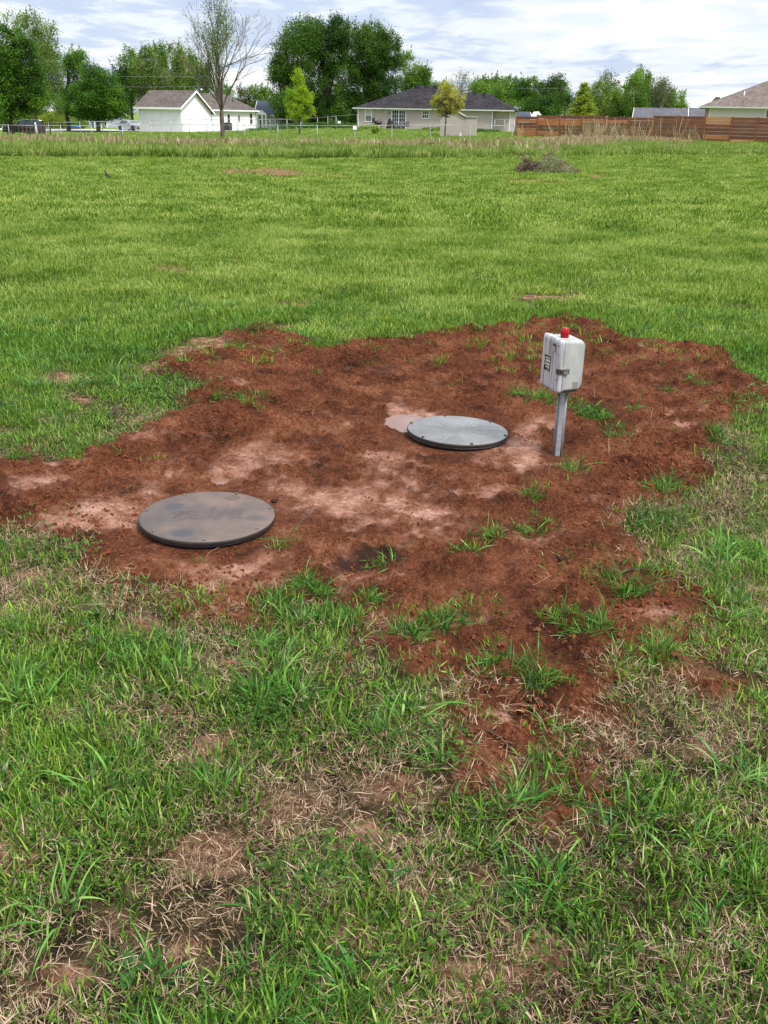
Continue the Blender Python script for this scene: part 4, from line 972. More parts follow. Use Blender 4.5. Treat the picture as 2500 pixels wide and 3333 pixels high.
# ------------------------------------------------------------------ buildings
def gz(x, y): return float(T(x, y))
M_white = siding('white lap siding', (0.82,0.77,0.86), 0.16)
M_trim = mat('white trim', (0.82,0.82,0.82), (0.74,0.74,0.74), 2, 0.5)
M_tan = siding('pinkish beige siding', (0.44,0.37,0.355), 0.15)
M_beige = siding('pale beige siding', (0.60,0.57,0.50), 0.15)
M_roofb = shingle('brown grey shingles', (0.055,0.046,0.043), (0.135,0.115,0.108))
M_roofd = shingle('charcoal shingles', (0.008,0.008,0.010), (0.040,0.036,0.041))
M_roofg = shingle('grey shingles', (0.065,0.066,0.078), (0.12,0.12,0.135))
M_roofbl = shingle('blue grey shingles', (0.035,0.045,0.070), (0.075,0.09,0.125))
M_roofr = shingle('taupe shingles', (0.085,0.066,0.060), (0.17,0.14,0.13))
def glassmat(name, c, rough=0.08):
    return mat(name, c, tuple(v*0.6 for v in c), 3, rough, spec=0.7)
M_glass = glassmat('dark window glass', (0.035,0.042,0.052)); M_blind = mat('window with blind', (0.46,0.47,0.46), (0.40,0.41,0.40), 3, 0.25, stretch=(1, 1, 14), lo=.45, hi=.55)
M_screen = mat('window screen', (0.19,0.20,0.22), (0.14,0.15,0.17), 6, 0.4); M_found = mat('concrete footing', (0.32,0.31,0.29), (0.20,0.19,0.17), 3, 0.9)
def hip_roof(par, name, x0, x1, y0, y1, ze, zr, ra, rb, mt, yr=None, th=0.10, gl=False, gr=False):
    """x0..x1,y0..y1 eave rectangle; ridge from x=ra to x=rb at y=yr"""
    yr = (y0+y1)/2 if yr is None else yr
    mb = MB(); v = [(x0,y0,ze),(x1,y0,ze),(x1,y1,ze),(x0,y1,ze),(ra,yr,zr),(rb,yr,zr),(x0,y0,ze-th),(x1,y0,ze-th),(x1,y1,ze-th),(x0,y1,ze-th)]
    mb.add(v, [(0,1,5,4),(1,2,5),(2,3,4,5),(3,0,4),(0,6,7,1),(1,7,8,2),(2,8,9,3),(3,9,6,0),(6,9,8,7)])
    return mb.build(name, mt, par)
def window(par, x0, x1, z0, z1, y=0.0, panes=(1, 2), glass=None, side=-1, fw=0.07, glass2=None, axis='x'):
    """frame proud of a wall lying in the local plane y (axis x) or x (axis y)"""
    d = 0.04*side
    def bx(mb, a, b, c, e, p0, p1):
        lo, hi = min(y+p0*side, y+p1*side), max(y+p0*side, y+p1*side)
        if axis == 'x': mb.box(a, b, lo, hi, c, e)
        else: mb.box(lo, hi, a, b, c, e)
    mb = MB(); bx(mb, x0-fw, x0, z0-fw, z1+fw, 0, .06); bx(mb, x1, x1+fw, z0-fw, z1+fw, 0, .06); bx(mb, x0, x1, z1, z1+fw, 0, .058); bx(mb, x0, x1, z0-fw, z0, 0, .058)
    nx_, nz_ = panes
    for i in range(1, nx_): xx = x0+(x1-x0)*i/nx_; bx(mb, xx-.018, xx+.018, z0, z1, 0.012, .045)
    for i in range(1, nz_): zz = z0+(z1-z0)*i/nz_; bx(mb, x0, x1, zz-.025, zz+.025, 0.012, .052)
    w = mb.build('window', M_trim, par)
    if glass2:
        zm = (z0+z1)/2
        mb = MB(); bx(mb, x0, x1, zm, z1, 0, .010); mb.build('pane', glass or M_glass, w)
        mb = MB(); bx(mb, x0, x1, z0, zm-.001, 0, .010); mb.build('pane', glass2, w)
    else:
        mb = MB(); bx(mb, x0, x1, z0, z1, 0, .010); mb.build('pane', glass or M_glass, w)
    return w
def downspout(par, x, y, z0, z1):
    mb = MB(); mb.box(x-.05, x+.05, y-.09, y-.003, z0, z1); mb.box(x-.05, x+.05, y-.35, y-.003, z1, z1+.10); return mb.build('downspout', M_trim, par)
def gutter(par, x0, x1, y, z): mb = MB(); mb.prism([(y-.13, z+.0), (y-.10, z-.13), (y-.003, z-.13), (y-.003, z+.0)], 'x', x0, x1); return mb.build('gutter', M_trim, par)

# --- beige ranch house, long front turned slightly away
Ya, Yb = 131.0, 127.0
A_ = Vector((GX(1165, Ya, 0.1), Ya)); B_ = Vector((GX(1656, Yb, 0.1), Yb))
def local_px(o_, ex, px, yb0):   # distance along a wall line that shows at image column px
    lo, hi = -5.0, 60.0
    for _ in range(60):
        mid_ = (lo+hi)/2; p = o_+ex*mid_
        q = float(proj(p.x, p.y, 1.2)[0])
        if q < px: lo = mid_
        else: hi = mid_
    return lo
ang = math.atan2(B_.y-A_.y, B_.x-A_.x); ex = (B_-A_).normalized()
hb = 0.02
ranch = empty('ranch_house', (A_.x, A_.y, hb), ang, 'long beige house with a charcoal hip roof and a glass patio door', 'house')
Lx = lambda px: local_px(A_, ex, px, 0)
WL = (B_-A_).length; xj = Lx(1603)
EZ = 2.62
def LZ(px, py, y_=0.0):    # local height of a photo point on the front wall
    p = A_+ex*Lx(px); return ZY(px, py, p.y)-hb
mb = MB(); mb.box(0, xj, 0, 12.6, -0.1, EZ-0.08); mb.box(xj+0.002, WL, 0.6, 10, -0.1, EZ-0.08); mb.build('wall', M_tan, ranch)
mb = MB(); mb.box(0.0, xj+.01, -0.02, 0.1, -0.8, 0.02); mb.box(xj, WL, 0.58, .7, -0.8, 0.02); mb.build('footing', M_found, ranch)
r1 = hip_roof(ranch, 'main_roof', -0.55, Lx(1561), -0.5, 13.1, EZ, EZ+2.75, Lx(1318)+0.5, Lx(1391)+0.3, M_roofd)
r2 = hip_roof(ranch, 'side_roof', Lx(1440), WL+0.55, -0.45, 9.6, EZ-0.02, EZ+1.92, Lx(1480), Lx(1567)+0.2, M_roofd)
gutter(ranch, -0.6, WL+0.58, -0.5, EZ-0.005)
mb = MB(); mb.box(-.50, WL+.5, -.48, 0.0, EZ-.16, EZ-.125); mb.box(xj+.003, WL+.5, 0.001, 0.6, EZ-.16, EZ-.125); mb.build('soffit', M_trim, ranch)
downspout(ranch, 0.06, 0, 0.0, EZ-.35); downspout(ranch, xj-0.05, 0, 0.0, EZ-.35)
MB().box(-.02, .09, -.02, .09, -.02, EZ-.16).build('corner_board', M_trim, ranch); MB().box(WL-.08, WL+.02, .58, .70, -.02, EZ-.16).build('corner_board', M_trim, ranch)
w = window(ranch, Lx(1190), Lx(1209), LZ(1200, 394.5), LZ(1200, 356), 0, (1, 2), M_blind, glass2=M_screen, fw=.09)
window(ranch, Lx(1375), Lx(1394.5), LZ(1384, 384), LZ(1384, 361), 0, (3, 2), M_glass, fw=.08)
# patio door
dx0, dx1, dz0, dz1 = Lx(1277), Lx(1319), 0.12, LZ(1298, 359.5)
mb = MB(); f_ = .11
mb.box(dx0-f_, dx0, -.07, 0, dz0-.04, dz1+f_); mb.box(dx1, dx1+f_, -.07, 0, dz0-.04, dz1+f_); mb.box(dx0, dx1, -.068, 0, dz1, dz1+f_); xm = (dx0+dx1)/2; mb.box(xm-.06, xm+.06, -.066, 0, dz0, dz1); mb.box(dx0, dx1, -.065, 0, dz0-.04, dz0+.05)
pdoor = mb.build('patio_door', M_trim, ranch)
mb = MB()
for (a, b) in ((dx0, xm-.06), (xm+.06, dx1)):
    for i in range(1, 3): xx = a+(b-a)*i/3; mb.box(xx-.017, xx+.017, -.05, -.02, dz0+.05, dz1)
    for i in range(1, 5): zz = dz0+(dz1-dz0)*i/5; mb.box(a, b, -.048, -.022, zz-.017, zz+.017)
mb.build('muntins', M_trim, pdoor)
mb = MB(); mb.box(dx0, xm-.06, -.012, 0, dz0+.05, dz1); mb.build('pane', glassmat('teal curtain glass', (0.04,0.075,0.085)), pdoor)
mb = MB(); mb.box(xm+.06, dx1, -.012, 0, dz0+.05, dz1); mb.build('pane', glassmat('black glass', (0.012,0.014,0.018)), pdoor)
mb = MB(); xx = Lx(1267); mb.tube((xx, 0, 2.05), (xx, -.12, 2.02), .07, n=10); mb.build('wall_lamp', mat('dark lamp', (0.06,0.06,0.06), None, 9, .4), ranch)
mb = MB(); xx = Lx(1255); mb.box(xx-.04, xx+.04, -.05, 0, 2.05, 2.35); mb.build('wall_vent', M_trim, ranch)
M_vent = mat('black roof vent', (0.02,0.02,0.022), None, 9, .6)
yr1 = (-.5+13.1)/2
for px, zz, yy in ((1321,EZ+2.66,yr1-.3),(1349,EZ+2.66,yr1-.3),(1378,EZ+2.66,yr1-.3)):
    mb = MB(); xx = Lx(px)+.4; mb.prism([(xx-.32, zz-.10), (xx+.32, zz-.10), (xx+.22, zz+.20), (xx-.22, zz+.20)], 'y', yy-.3, yy+.15); mb.build('roof_vent', M_vent, ranch)
for px in (1518, 1550):
    mb = MB(); xx = Lx(px)+.3; zz = EZ+1.80; mb.prism([(xx-.3, zz-.1), (xx+.3, zz-.1), (xx+.2, zz+.2), (xx-.2, zz+.2)], 'y', 4.05, 4.45); mb.build('roof_vent', M_vent, ranch)
# patio slab
mb = MB(); mb.box(Lx(1208), Lx(1347), -3.2, -.03, -0.7, 0.06); o = mb.build('patio', M_found); o.location = (A_.x, A_.y, hb); o.rotation_euler = (0, 0, ang); tag(o, kind='structure')
def rw(px, dy, z=0.06):    # a point on the patio
    p = A_+ex*Lx(px); nrm = Vector((ex.y, -ex.x)); q = p+nrm*dy; return (q.x, q.y, hb+z)
M_blk = mat('black metal', (0.02,0.02,0.022), None, 9, .5); M_brn = mat('brown metal', (0.05,0.03,0.022), None, 9, .6)
# smoker grill
sg = empty('barrel_grill', rw(1232, 1.8), ang, 'black barrel grill with a side fire box on the patio', 'grill')
mb = MB(); mb.tube((-.05, 0, .82), (.78, 0, .82), .24, n=16); mb.build('barrel', M_blk, sg)
mb = MB(); mb.box(-.42, -.08, -.2, .2, .80, 1.42); mb.build('upright_box', M_brn, sg, bevel=.03)
mb = MB(); mb.tube((.5, 0, 1.02), (.5, 0, 1.3), .05, n=8); mb.build('chimney', M_blk, sg)
for sx in (-.3, .7):
    for sy in (-.2, .2): MB().tube((sx, sy, .7), (sx+(.05 if sx > 0 else -.05), sy*1.2, 0), .025, n=6).build('leg', M_blk, sg)
MB().box(-.2, .72, -.42, -.24, .78, .81).build('shelf', M_brn, sg)
mb = MB(); c_ = rw(1255, 1.6, 0)
wh = empty('hose_reel', c_, ang, 'small round wheel frame beside the barrel grill', 'hose reel')
for i in range(18):
    a, b = 2*math.pi*i/18, 2*math.pi*(i+1)/18; mb.tube((.30*math.cos(a), 0, .75+.30*math.sin(a)), (.30*math.cos(b), 0, .75+.30*math.sin(b)), .022, n=5, cap=False)
mb.build('rim', M_blk, wh)
mb = MB()
for i in range(3): a = math.pi*i/3; mb.tube((-.3*math.cos(a), 0, .75-.3*math.sin(a)), (.3*math.cos(a), 0, .75+.3*math.sin(a)), .014, n=5)
mb.build('spokes', M_blk, wh)
for s in (-1, 1): MB().tube((0, s*.06, .75), (s*.25, s*.06, 0.0), .02, n=5).build('leg', M_blk, wh)
# covered grill/umbrella
cg = empty('covered_grill', rw(1277, 1.5), ang, 'patio grill under a pointed black cover in front of the glass door', 'grill')
mb = MB(); mb.lathe([(.42, .12), (.46, .3), (.38, .7), (.26, 1.05), (.20, 1.2), (.13, 1.32), (1e-7, 1.36)], 14)
o = mb.build('cover', mat('black fabric', (0.012,0.012,0.014), None, 5, .9, bump=.02, bscale=6), cg); o.scale = (1, .7, 1)
for s in (-1, 1): MB().tube((s*.25, 0, .15), (s*.28, 0, 0), .03, n=6).build('leg', M_blk, cg)
# patio chairs
M_sling = mat('grey sling fabric', (0.10,0.09,0.10), (0.07,0.065,0.075), 9, .8); M_frame = mat('bronze frame', (0.09,0.08,0.075), None, 9, .5)
def patio_chair(loc, rz, label):
    c = empty('patio_chair', loc, rz, label, 'chair', 'chairs on the patio')
    MB().box(-.27, .27, -.25, .25, .40, .43).build('seat', M_sling, c)
    MB().prism([(.20, .43), (.24, .43), (.42, 1.05), (.38, 1.05)], 'x', -.27, .27).build('backrest', M_sling, c)
    for s in (-1, 1):
        MB().path([(s*.30, .30, .0), (s*.30, .25, .62), (s*.30, -.25, .62), (s*.30, -.28, .0)], .022, 6).build('arm_frame', M_frame, c)
    return c
c1 = patio_chair(rw(1313, 1.7), ang+R(8), 'high backed grey patio chair directly in front of the glass door')
dup(c1, rw(1331, 1.6), ang-R(8), 'grey patio chair at the right end of the patio row')
dup(c1, rw(1292, 2.2), ang+R(160), 'low patio chair seen from behind beside the black covered grill')
mb = MB(); 
pt = empty('patio_table', rw(1303, 2.3), ang, 'low glass patio table among the patio chairs', 'table')
MB().lathe([(.45, .66), (.45, .69)], 20).build('tabletop', glassmat('table glass', (.12,.14,.15)), pt)
for i in range(4): a = math.pi/4+i*math.pi/2; MB().tube((.3*math.cos(a), .3*math.sin(a), .66), (.4*math.cos(a), .4*math.sin(a), 0), .02, n=6).build('leg', M_frame, pt)
# bin near window
mb = MB(); mb.box(-.22, .22, -.2, .2, 0, .62); 
cl = empty('utility_box', rw(1212, 1.2), ang, 'small grey utility box on the patio under the first window', 'utility box'); mb.build('cabinet', mat('grey cabinet', (.4,.4,.42), None, 6, .5), cl, bevel=.03); MB().box(-.23, .23, -.21, .21, .63, .68).build('lid', M_trim, cl)

# --- white house: garage wing and main wing
GA = Vector((-33.1, 138.4)); GB = Vector((-26.8, 135.2)); exg = (GB-GA).normalized(); ag = math.atan2(exg.y, exg.x)
GA.x = GX(455, GA.y, -.5); GB.x = GX(592, GB.y, -.5); exg = (GB-GA).normalized(); ag = math.atan2(exg.y, exg.x)
hz0 = -0.80; Lg = (GB-GA).length; Wg = 6.6
wh = empty('white_house', (GB.x, GB.y, hz0), ag, 'white house with a brown grey roof, garage wing and long right wing', 'house')
# local: x along front (0 at near corner, negative to the left), y backwards
eG = 3.30; rG = 5.20; eM = 2.92
mb = MB(); mb.box(-Lg, 0, 0, Wg, -.4, eG)
mb.prism([(0, eG), (Wg, eG-.45), (Wg, eG-.44), (Wg*.47, rG-.12)], 'x', -Lg+.05, -0.001); mb.build('garage_wall', M_white, wh)
mb = MB()
yc = Wg*.47; slopeL = (rG-eG)/(yc); o_ = .42
def slab(y0, z0, y1, z1, xa, xb, th=.12): return [(y0, z0), (y1, z1), (y1, z1-th), (y0, z0-th)]
mb.prism(slab(-o_, eG-slopeL*o_+.06, yc, rG+.06, 0, 0), 'x', -Lg-.45, .40)
zback = rG-(Wg+o_-yc)*((rG-eG+.62)/(Wg-yc))
mb.prism(slab(yc, rG+.06, Wg+o_, zback+.06, 0, 0), 'x', -Lg-.45, .40)
mb.build('garage_roof', M_roofb, wh, fix=False)
mb = MB()   # rake boards, fascia
mb.prism([(-o_, eG-slopeL*o_+.05), (yc, rG+.05), (yc, rG-.20), (-o_, eG-slopeL*o_-.17)], 'x', .403, .46)
mb.prism([(yc+.002, rG+.05), (Wg+o_, zback+.05), (Wg+o_, zback-.17), (yc+.002, rG-.20)], 'x', .403, .46)
mb.box(-Lg-.5, .40, -o_-.06, -o_-.003, eG-slopeL*o_-.20, eG-slopeL*o_+.05)
mb.prism([(-o_, eG-slopeL*o_-.18), (0.0, eG-slopeL*o_-.18), (0.0, eG-slopeL*o_-.15), (-o_, eG-slopeL*o_-.15)], 'x', -Lg-.42, .38)
mb.build('fascia', M_trim, wh)
for q_ in ((-.11, .012, -.012, .10, -.3, eG-.05), (-.11, .012, Wg-.15, Wg-.002, -.3, eG-.5), (-Lg-.012, -Lg+.11, -.012, .1, -.3, eG-.05)): MB().box(*q_).build('corner_board', M_trim, wh)
# main wing continues behind: wall in plane x = -0.05 from y=Wg to y=Wg+LM
def wing_px(px):
    lo, hi = -5., 60.; eyy = Vector((-exg.y, exg.x))
    for _ in range(60):
        mid_ = (lo+hi)/2; p = GB+eyy*mid_
        if float(proj(p.x, p.y, 1.0)[0]) < px: lo = mid_
        else: hi = mid_
    return lo
LM = wing_px(836); DM = 6.6
mb = MB(); mb.box(-DM, -.25, Wg+.002, LM, -.3, eM-.05); mb.build('main_wall', M_white, wh)
mb = MB(); mb.box(-.26, -.2, Wg, LM, -.6, .12); mb.build('footing', M_found, wh)
zr = 5.05; ym0, ym1 = Wg-3.5, LM+.4
mb = MB(); xr = -3.3
v = [(.2, Wg+.47, eM), (.2, ym1, eM), (-DM-.4, ym1, eM), (-DM-.4, ym0, eM), (xr, ym0, zr), (xr, ym1-3.6, zr)]
v += [(a, b, c-.10) for a, b, c in v[:4]]
mb.add(v, [(0,1,5,4),(1,2,5),(2,3,4,5),(0,6,7,1),(1,7,8,2),(6,9,8,7)]); mb.build('main_roof', M_roofb, wh)
mb = MB(); mb.box(.203, .26, Wg+.1, ym1, eM-.16, eM+.02); mb.box(-DM-.4, .26, ym1+.003, ym1+.06, eM-.16, eM+.02); mb.box(-.22, .2, Wg+.1, ym1, eM-.16, eM-.125); mb.build('eave_board', M_trim, wh)
for pa, pb, za, zb, g2 in ((718.5, 722.5, 404, 373, M_glass), (744.5, 752.5, 403.5, 372, M_glass), (778.5, 785.5, 395.5, 375.5, M_screen), (817.5, 825.5, 403, 370, M_glass)):
    ya_, yb_ = wing_px(pa), wing_px(pb); ym_ = (ya_+yb_)/2; q = GB+Vector((-exg.y, exg.x))*ym_
    window(wh, ya_, yb_, ZY(pa, za, q.y)-hz0, ZY(pa, zb, q.y)-hz0, -.25, (1, 2) if zb < 375 else (1, 1), M_glass if g2 is M_glass else M_screen, side=1, fw=.10, axis='y')
for px, lean_ in ((682, .9), (789, .9)):
    yy = wing_px(px); MB().tube((-1.6, yy, eM+.8), (-1.6, yy, eM+1.65), .07, n=8).build('vent_pipe', M_vent, wh)
mb = MB(); mb.lathe([(.10, eM+1.4), (.10, eM+2.4), (.2, eM+2.45), (.2, eM+2.6), (1e-7, eM+2.7)], 10, -2.2, wing_px(702)); mb.build('flue', M_galv, wh)
p = GB+Vector((-exg.y, exg.x))*wing_px(727)+exg*0.35
ac = empty('air_conditioner', (p.x, p.y, gz(p.x, p.y)+.1), ag, 'dark air conditioning unit against the white house wall', 'air conditioner')
MB().box(-.1, .8, -.45, .45, 0, 1.0).build('cabinet', M_blk, ac, bevel=.04)
mb = MB()
for k in range(12): mb.box(.802, .82, -.4, .4, .1+k*.07, .13+k*.07)
mb.build('grille', mat('grey louvre', (.12,.12,.13), None, 9, .6), ac)
MB().lathe([(.36, 1.001), (.36, 1.05), (.3, 1.06)], 20, .35, 0).build('fan_guard', M_frame, ac)

# --- little white porch house behind
def simple_house(name, px0, px1, Y, depth, zbase, eave, ridge, wallm, roofm, label, yaw=0, gable=True, over=.4, ridge_along=True):
    x0, x1 = GX(px0, Y, zbase), GX(px1, Y, zbase)
    h = empty(name, (x0, Y, zbase), yaw, label, 'house'); Wd = x1-x0
    mb = MB(); mb.box(0, Wd, 0, depth, -.5, eave)
    if gable and ridge_along: mb.prism([(0, eave), (depth, eave), (depth/2, ridge-.1)], 'x', .001, Wd-.001)
    if gable and not ridge_along: mb.prism([(0, eave), (Wd, eave), (Wd/2, ridge-.1)], 'y', .001, depth-.001)
    mb.build('wall', wallm, h)
    mb = MB()
    if gable and ridge_along:
        s = (ridge-eave)/(depth/2)
        mb.prism([(-over, eave-s*over+.05), (depth/2, ridge+.05), (depth/2, ridge-.08), (-over, eave-s*over-.06)], 'x', -over, Wd+over)
        mb.prism([(depth/2, ridge+.05), (depth+over, eave-s*over+.05), (depth+over, eave-s*over-.06), (depth/2, ridge-.08)], 'x', -over, Wd+over)
        mb.build('roof', roofm, h, fix=False)
        mb = MB(); 
        for xx in (-over-.06, Wd+over+.003): mb.prism([(-over, eave-s*over+.04), (depth/2, ridge+.04), (depth/2, ridge-.2), (-over, eave-s*over-.2)], 'x', xx, xx+.057); mb.prism([(depth/2+.002, ridge+.04), (depth+over, eave-s*over+.04), (depth+over, eave-s*over-.2), (depth/2+.002, ridge-.2)], 'x', xx, xx+.057)
        mb.box(-over, Wd+over, -over-.06, -over-.003, eave-s*over-.2, eave-s*over+.04); mb.build('fascia', M_trim, h)
    elif gable:
        s = (ridge-eave)/(Wd/2)
        mb.prism([(-over, eave-s*over+.05), (Wd/2, ridge+.05), (Wd/2, ridge-.08), (-over, eave-s*over-.06)], 'y', -over, depth+over)
        mb.prism([(Wd/2, ridge+.05), (Wd+over, eave-s*over+.05), (Wd+over, eave-s*over-.06), (Wd/2, ridge-.08)], 'y', -over, depth+over)
        mb.build('roof', roofm, h, fix=False)
        mb = MB(); mb.prism([(-over, eave-s*over+.04), (Wd/2, ridge+.04), (Wd/2, ridge-.2), (-over, eave-s*over-.2)], 'y', -over-.06, -over-.003); mb.prism([(Wd/2+.002, ridge+.04), (Wd+over, eave-s*over+.04), (Wd+over, eave-s*over-.2), (Wd/2+.002, ridge-.2)], 'y', -over-.06, -over-.003); mb.build('fascia', M_trim, h)
    return h, Wd
Y3 = 160.0; z3 = -0.75
ph, wd3 = simple_house('porch_house', 838, 1010, Y3, 8, z3, 2.5, 4.35, siding('white board siding', (0.74,0.76,0.80), .2), M_roofbl, 'small white house with a blue grey roof and pillared porch')
lx3 = lambda px: GX(px, Y3, z3+1)-GX(838, Y3, z3+1)
mb = MB(); x0, x1 = lx3(840), lx3(874); mb.prism([(x0-.2, 2.35), (x1+.2, 2.35), ((x0+x1)/2, 3.15)], 'y', -1.8, 0); mb.build('porch_gable', M_trim, ph)
mb = MB(); xm_ = (x0+x1)/2
mb.prism([(x0-.4, 2.33), (xm_, 3.27), (xm_, 3.17), (x0-.3, 2.28)], 'y', -1.95, -.01); mb.prism([(xm_, 3.27), (x1+.4, 2.33), (x1+.3, 2.28), (xm_, 3.17)], 'y', -1.95, -.01); mb.build('porch_roof', M_roofbl, ph, fix=False)
for px in (842, 859, 871): MB().box(lx3(px)-.1, lx3(px)+.1, -1.8, -1.6, -.3, 2.35).build('pillar', M_trim, ph)
mb = MB(); mb.box(lx3(847), lx3(856), -.03, 0, 0, 2.0); mb.build('door', mat('dark blue door', (.06,.09,.15), None, 5, .4), ph)
MB().box(lx3(862), lx3(869), -.03, 0, 0.1, 2.0).build('door', mat('storm door', (.20,.26,.34), None, 5, .3), ph)
for a, b in ((876, 884), (905, 911), (912, 918), (945, 953)): window(ph, lx3(a), lx3(b), .75, 1.95, 0, (1, 2), M_glass, fw=.1)
for px in (902, 921): MB().box(lx3(px)-.13, lx3(px)+.13, -.04, 0, .65, 2.05).build('shutter', mat('blue shutter', (.16,.24,.40), None, 5, .6), ph)

# --- low house far left, grey gable behind the black car
lh, wdl = simple_house('bungalow', 262, 372, 175, 7, -1.15, 2.35, 3.0, siding('pale blue siding', (0.46,0.50,0.62), .2), M_roofg, 'low pale blue house with white windows seen under the left trees')
l4 = lambda px: GX(px, 175, 0)-GX(262, 175, 0)
for a, b in ((273, 279), (285, 291), (343, 352)): window(lh, l4(a), l4(b), .5, 1.9, 0, (1, 2), M_glass, fw=.14)
MB().box(l4(303), l4(312), -.05, 0, .0, 2.0).build('door', mat('blue door', (.10,.14,.28), None, 5, .5), lh)
for px in (316, 328, 338, 356): MB().box(l4(px)-.1, l4(px)+.1, -1.2, -1.0, -.3, 2.2).build('porch_post', M_trim, lh)
MB().box(l4(312), l4(362), -1.5, -.01, 2.2, 2.34).build('porch_roof', M_trim, lh)
simple_house('outbuilding', 112, 152, 190, 6, -1.3, 2.0, 3.6, mat('pale grey wall', (.55,.54,.55), None, 3, .8), mat('pale metal roof', (.62,.60,.62), (.52,.5,.52), 3, .5), 'pale grey gabled outbuilding behind the black car', ridge_along=False)

# --- small dark roofed house beyond the gap
nh, wn_ = simple_house('cottage', 1668, 1722, 165, 7, -0.75, 2.1, 3.45, mat('pale blue wall', (.5,.55,.62), None, 3, .8), M_roofbl, 'small house with a dark blue roof between the beige house and wooden fence')
MB().prism([(wn_-.2, 2.1), (wn_+2.4, 2.1), (wn_+1.1, 3.55)], 'y', -1.5, 4).build('front_gable', M_trim, nh)
window(nh, .5, 1.6, .9, 1.9, 0, (2, 1), M_glass, fw=.12)
# --- long grey roof behind the fence
gh, wg_ = simple_house('long_house', 2062, 2216, 140, 9, 0.0, 1.9, 3.35, mat('dull wall', (.4,.4,.4), None, 3, .8), M_roofg, 'long low house with a plain grey roof behind the wooden fence', yaw=R(-15))
gh2, _ = simple_house('rear_house', 2224, 2330, 150, 9, 0.0, 1.9, 3.55, mat('dull wall two', (.42,.42,.43), None, 3, .8), M_roofg, 'grey roofed house half hidden by the taupe roofed house', yaw=R(-15))
# --- taupe roofed house at the right edge
Yr = 106.0; zr_ = 0.35
x0 = GX(2292, Yr, 2)
rh = empty('brick_house', (x0, Yr, zr_), R(-17), 'pale house with a large taupe hip roof at the right edge', 'house')
M_pbrick = siding('pale brick courses', (0.62,0.565,0.54), 0.11)
EH = ZY(2290, 346, Yr)-zr_
MB().box(0, 16, 0, 11, -.5, EH-.05).build('wall', M_pbrick, rh)
MB().box(-.015, .35, -.02, .3, -.4, EH-.12).build('corner_pier', mat('brown pier', (.33,.27,.24), (.26,.2,.18), 6, .8), rh)
hip_roof(rh, 'roof', -.62, 16.6, -.6, 11.6, EH, EH+2.95, 6.7, 12, M_roofr)
gutter(rh, -.66, 16, -.6, EH-.005); MB().box(-.6, 16, -.58, -.005, EH-.16, EH-.125).build('soffit', M_trim, rh)
downspout(rh, .5, 0, 0, EH-.3)
window(rh, (GX(2494, Yr-2, 2)-x0)/math.cos(R(17)), (GX(2494, Yr-2, 2)-x0)/math.cos(R(17))+1.3, EH-1.7, EH-.28, 0, (1, 2), glassmat('blue glass', (.07,.11,.2)), fw=.12)
MB().tube((3.6, 1.6, EH+.85), (3.65, 1.6, EH+1.5), .06, n=8).build('vent_pipe', M_trim, rh)
MB().lathe([(.20, EH+.70), (.14, EH+.92), (.07, EH+.95)], 12, 3.6, 1.6).build('pipe_boot', M_vent, rh)
mb = MB(); mb.prism([(.4, EH+.35), (1.6, EH+.35), (1.3, EH+.95), (.9, EH+.98)], 'y', 3.2, 3.8); mb.build('roof_turbine', M_roofr, rh)

# --- garden shed
Ys = 98.0
sx0, sx1, sx2 = GX(1432, Ys, 0), GX(1508, Ys-.2, 0), GX(1545, Ys+1.6, 0)
zs = gz(sx1, Ys); sang = R(-6)
M_shed = mat('weathered shed boards', (0.40,0.36,0.33), (0.33,0.29,0.27), 3, 0.8, stretch=(9, 9, .6), lo=.3, hi=.7)
shed = empty('garden_shed', (sx0, Ys, zs-.05), sang, 'plain greige garden shed with a low gabled roof', 'shed')
ws = sx1-sx0; HS = 1.98; dps = 3.6; RG = HS+.58
mb = MB(); mb.box(0, ws, 0, dps, -.1, HS); mb.prism([(0, HS), (ws, HS), (ws/2, RG)], 'y', .001, dps-.001); mb.build('wall', M_shed, shed)
s_ = (RG-HS)/(ws/2)
mb = MB(); mb.prism([(-.15, HS-.15*s_+.05), (ws/2, RG+.05), (ws/2, RG), (-.15, HS-.15*s_)], 'y', -.15, dps+.15); mb.prism([(ws/2, RG+.05), (ws+.15, HS-.15*s_+.05), (ws+.15, HS-.15*s_), (ws/2, RG)], 'y', -.15, dps+.15)
mb.build('roof', mat('pale shed roof', (.42,.38,.34), (.34,.3,.27), 3, .8), shed, fix=False)
mb = MB(); mb.box(-.01, .07, -.012, .05, -.05, HS); mb.box(ws-.07, ws+.012, -.012, .05, -.05, HS); mb.box(ws+.001, ws+.012, dps-.08, dps+.01, -.05, HS-.02); mb.build('corner_trim', M_shed, shed)
MB().lathe([(.13, 0), (.13, .03)], 16).build('gable_vent', M_trim, shed); v_ = [o for o in bpy.data.objects if o.name == 'gable_vent'][0]; v_.rotation_euler = (R(90), 0, 0); v_.location = (ws/2, -.002, HS+.22)
MB().box(ws-.35, ws-.2, -.02, -.003, .15, .45).build('lower_vent', M_trim, shed)
wside = GX(1545, Ys+.8, 0)-sx1
MB().box(ws+.013, ws+.013+max(.5, wside), .35, dps-.3, -.1, HS-.12).build('side_lean_to', M_shed, shed)
MB().prism([(.25, HS-.02), (dps-.2, HS-.02), (dps-.2, HS-.09), (.25, HS-.09)], 'x', ws+.16, ws+.10+max(.5, wside)).build('lean_to_roof', bpy.data.materials['pale shed roof'], shed)
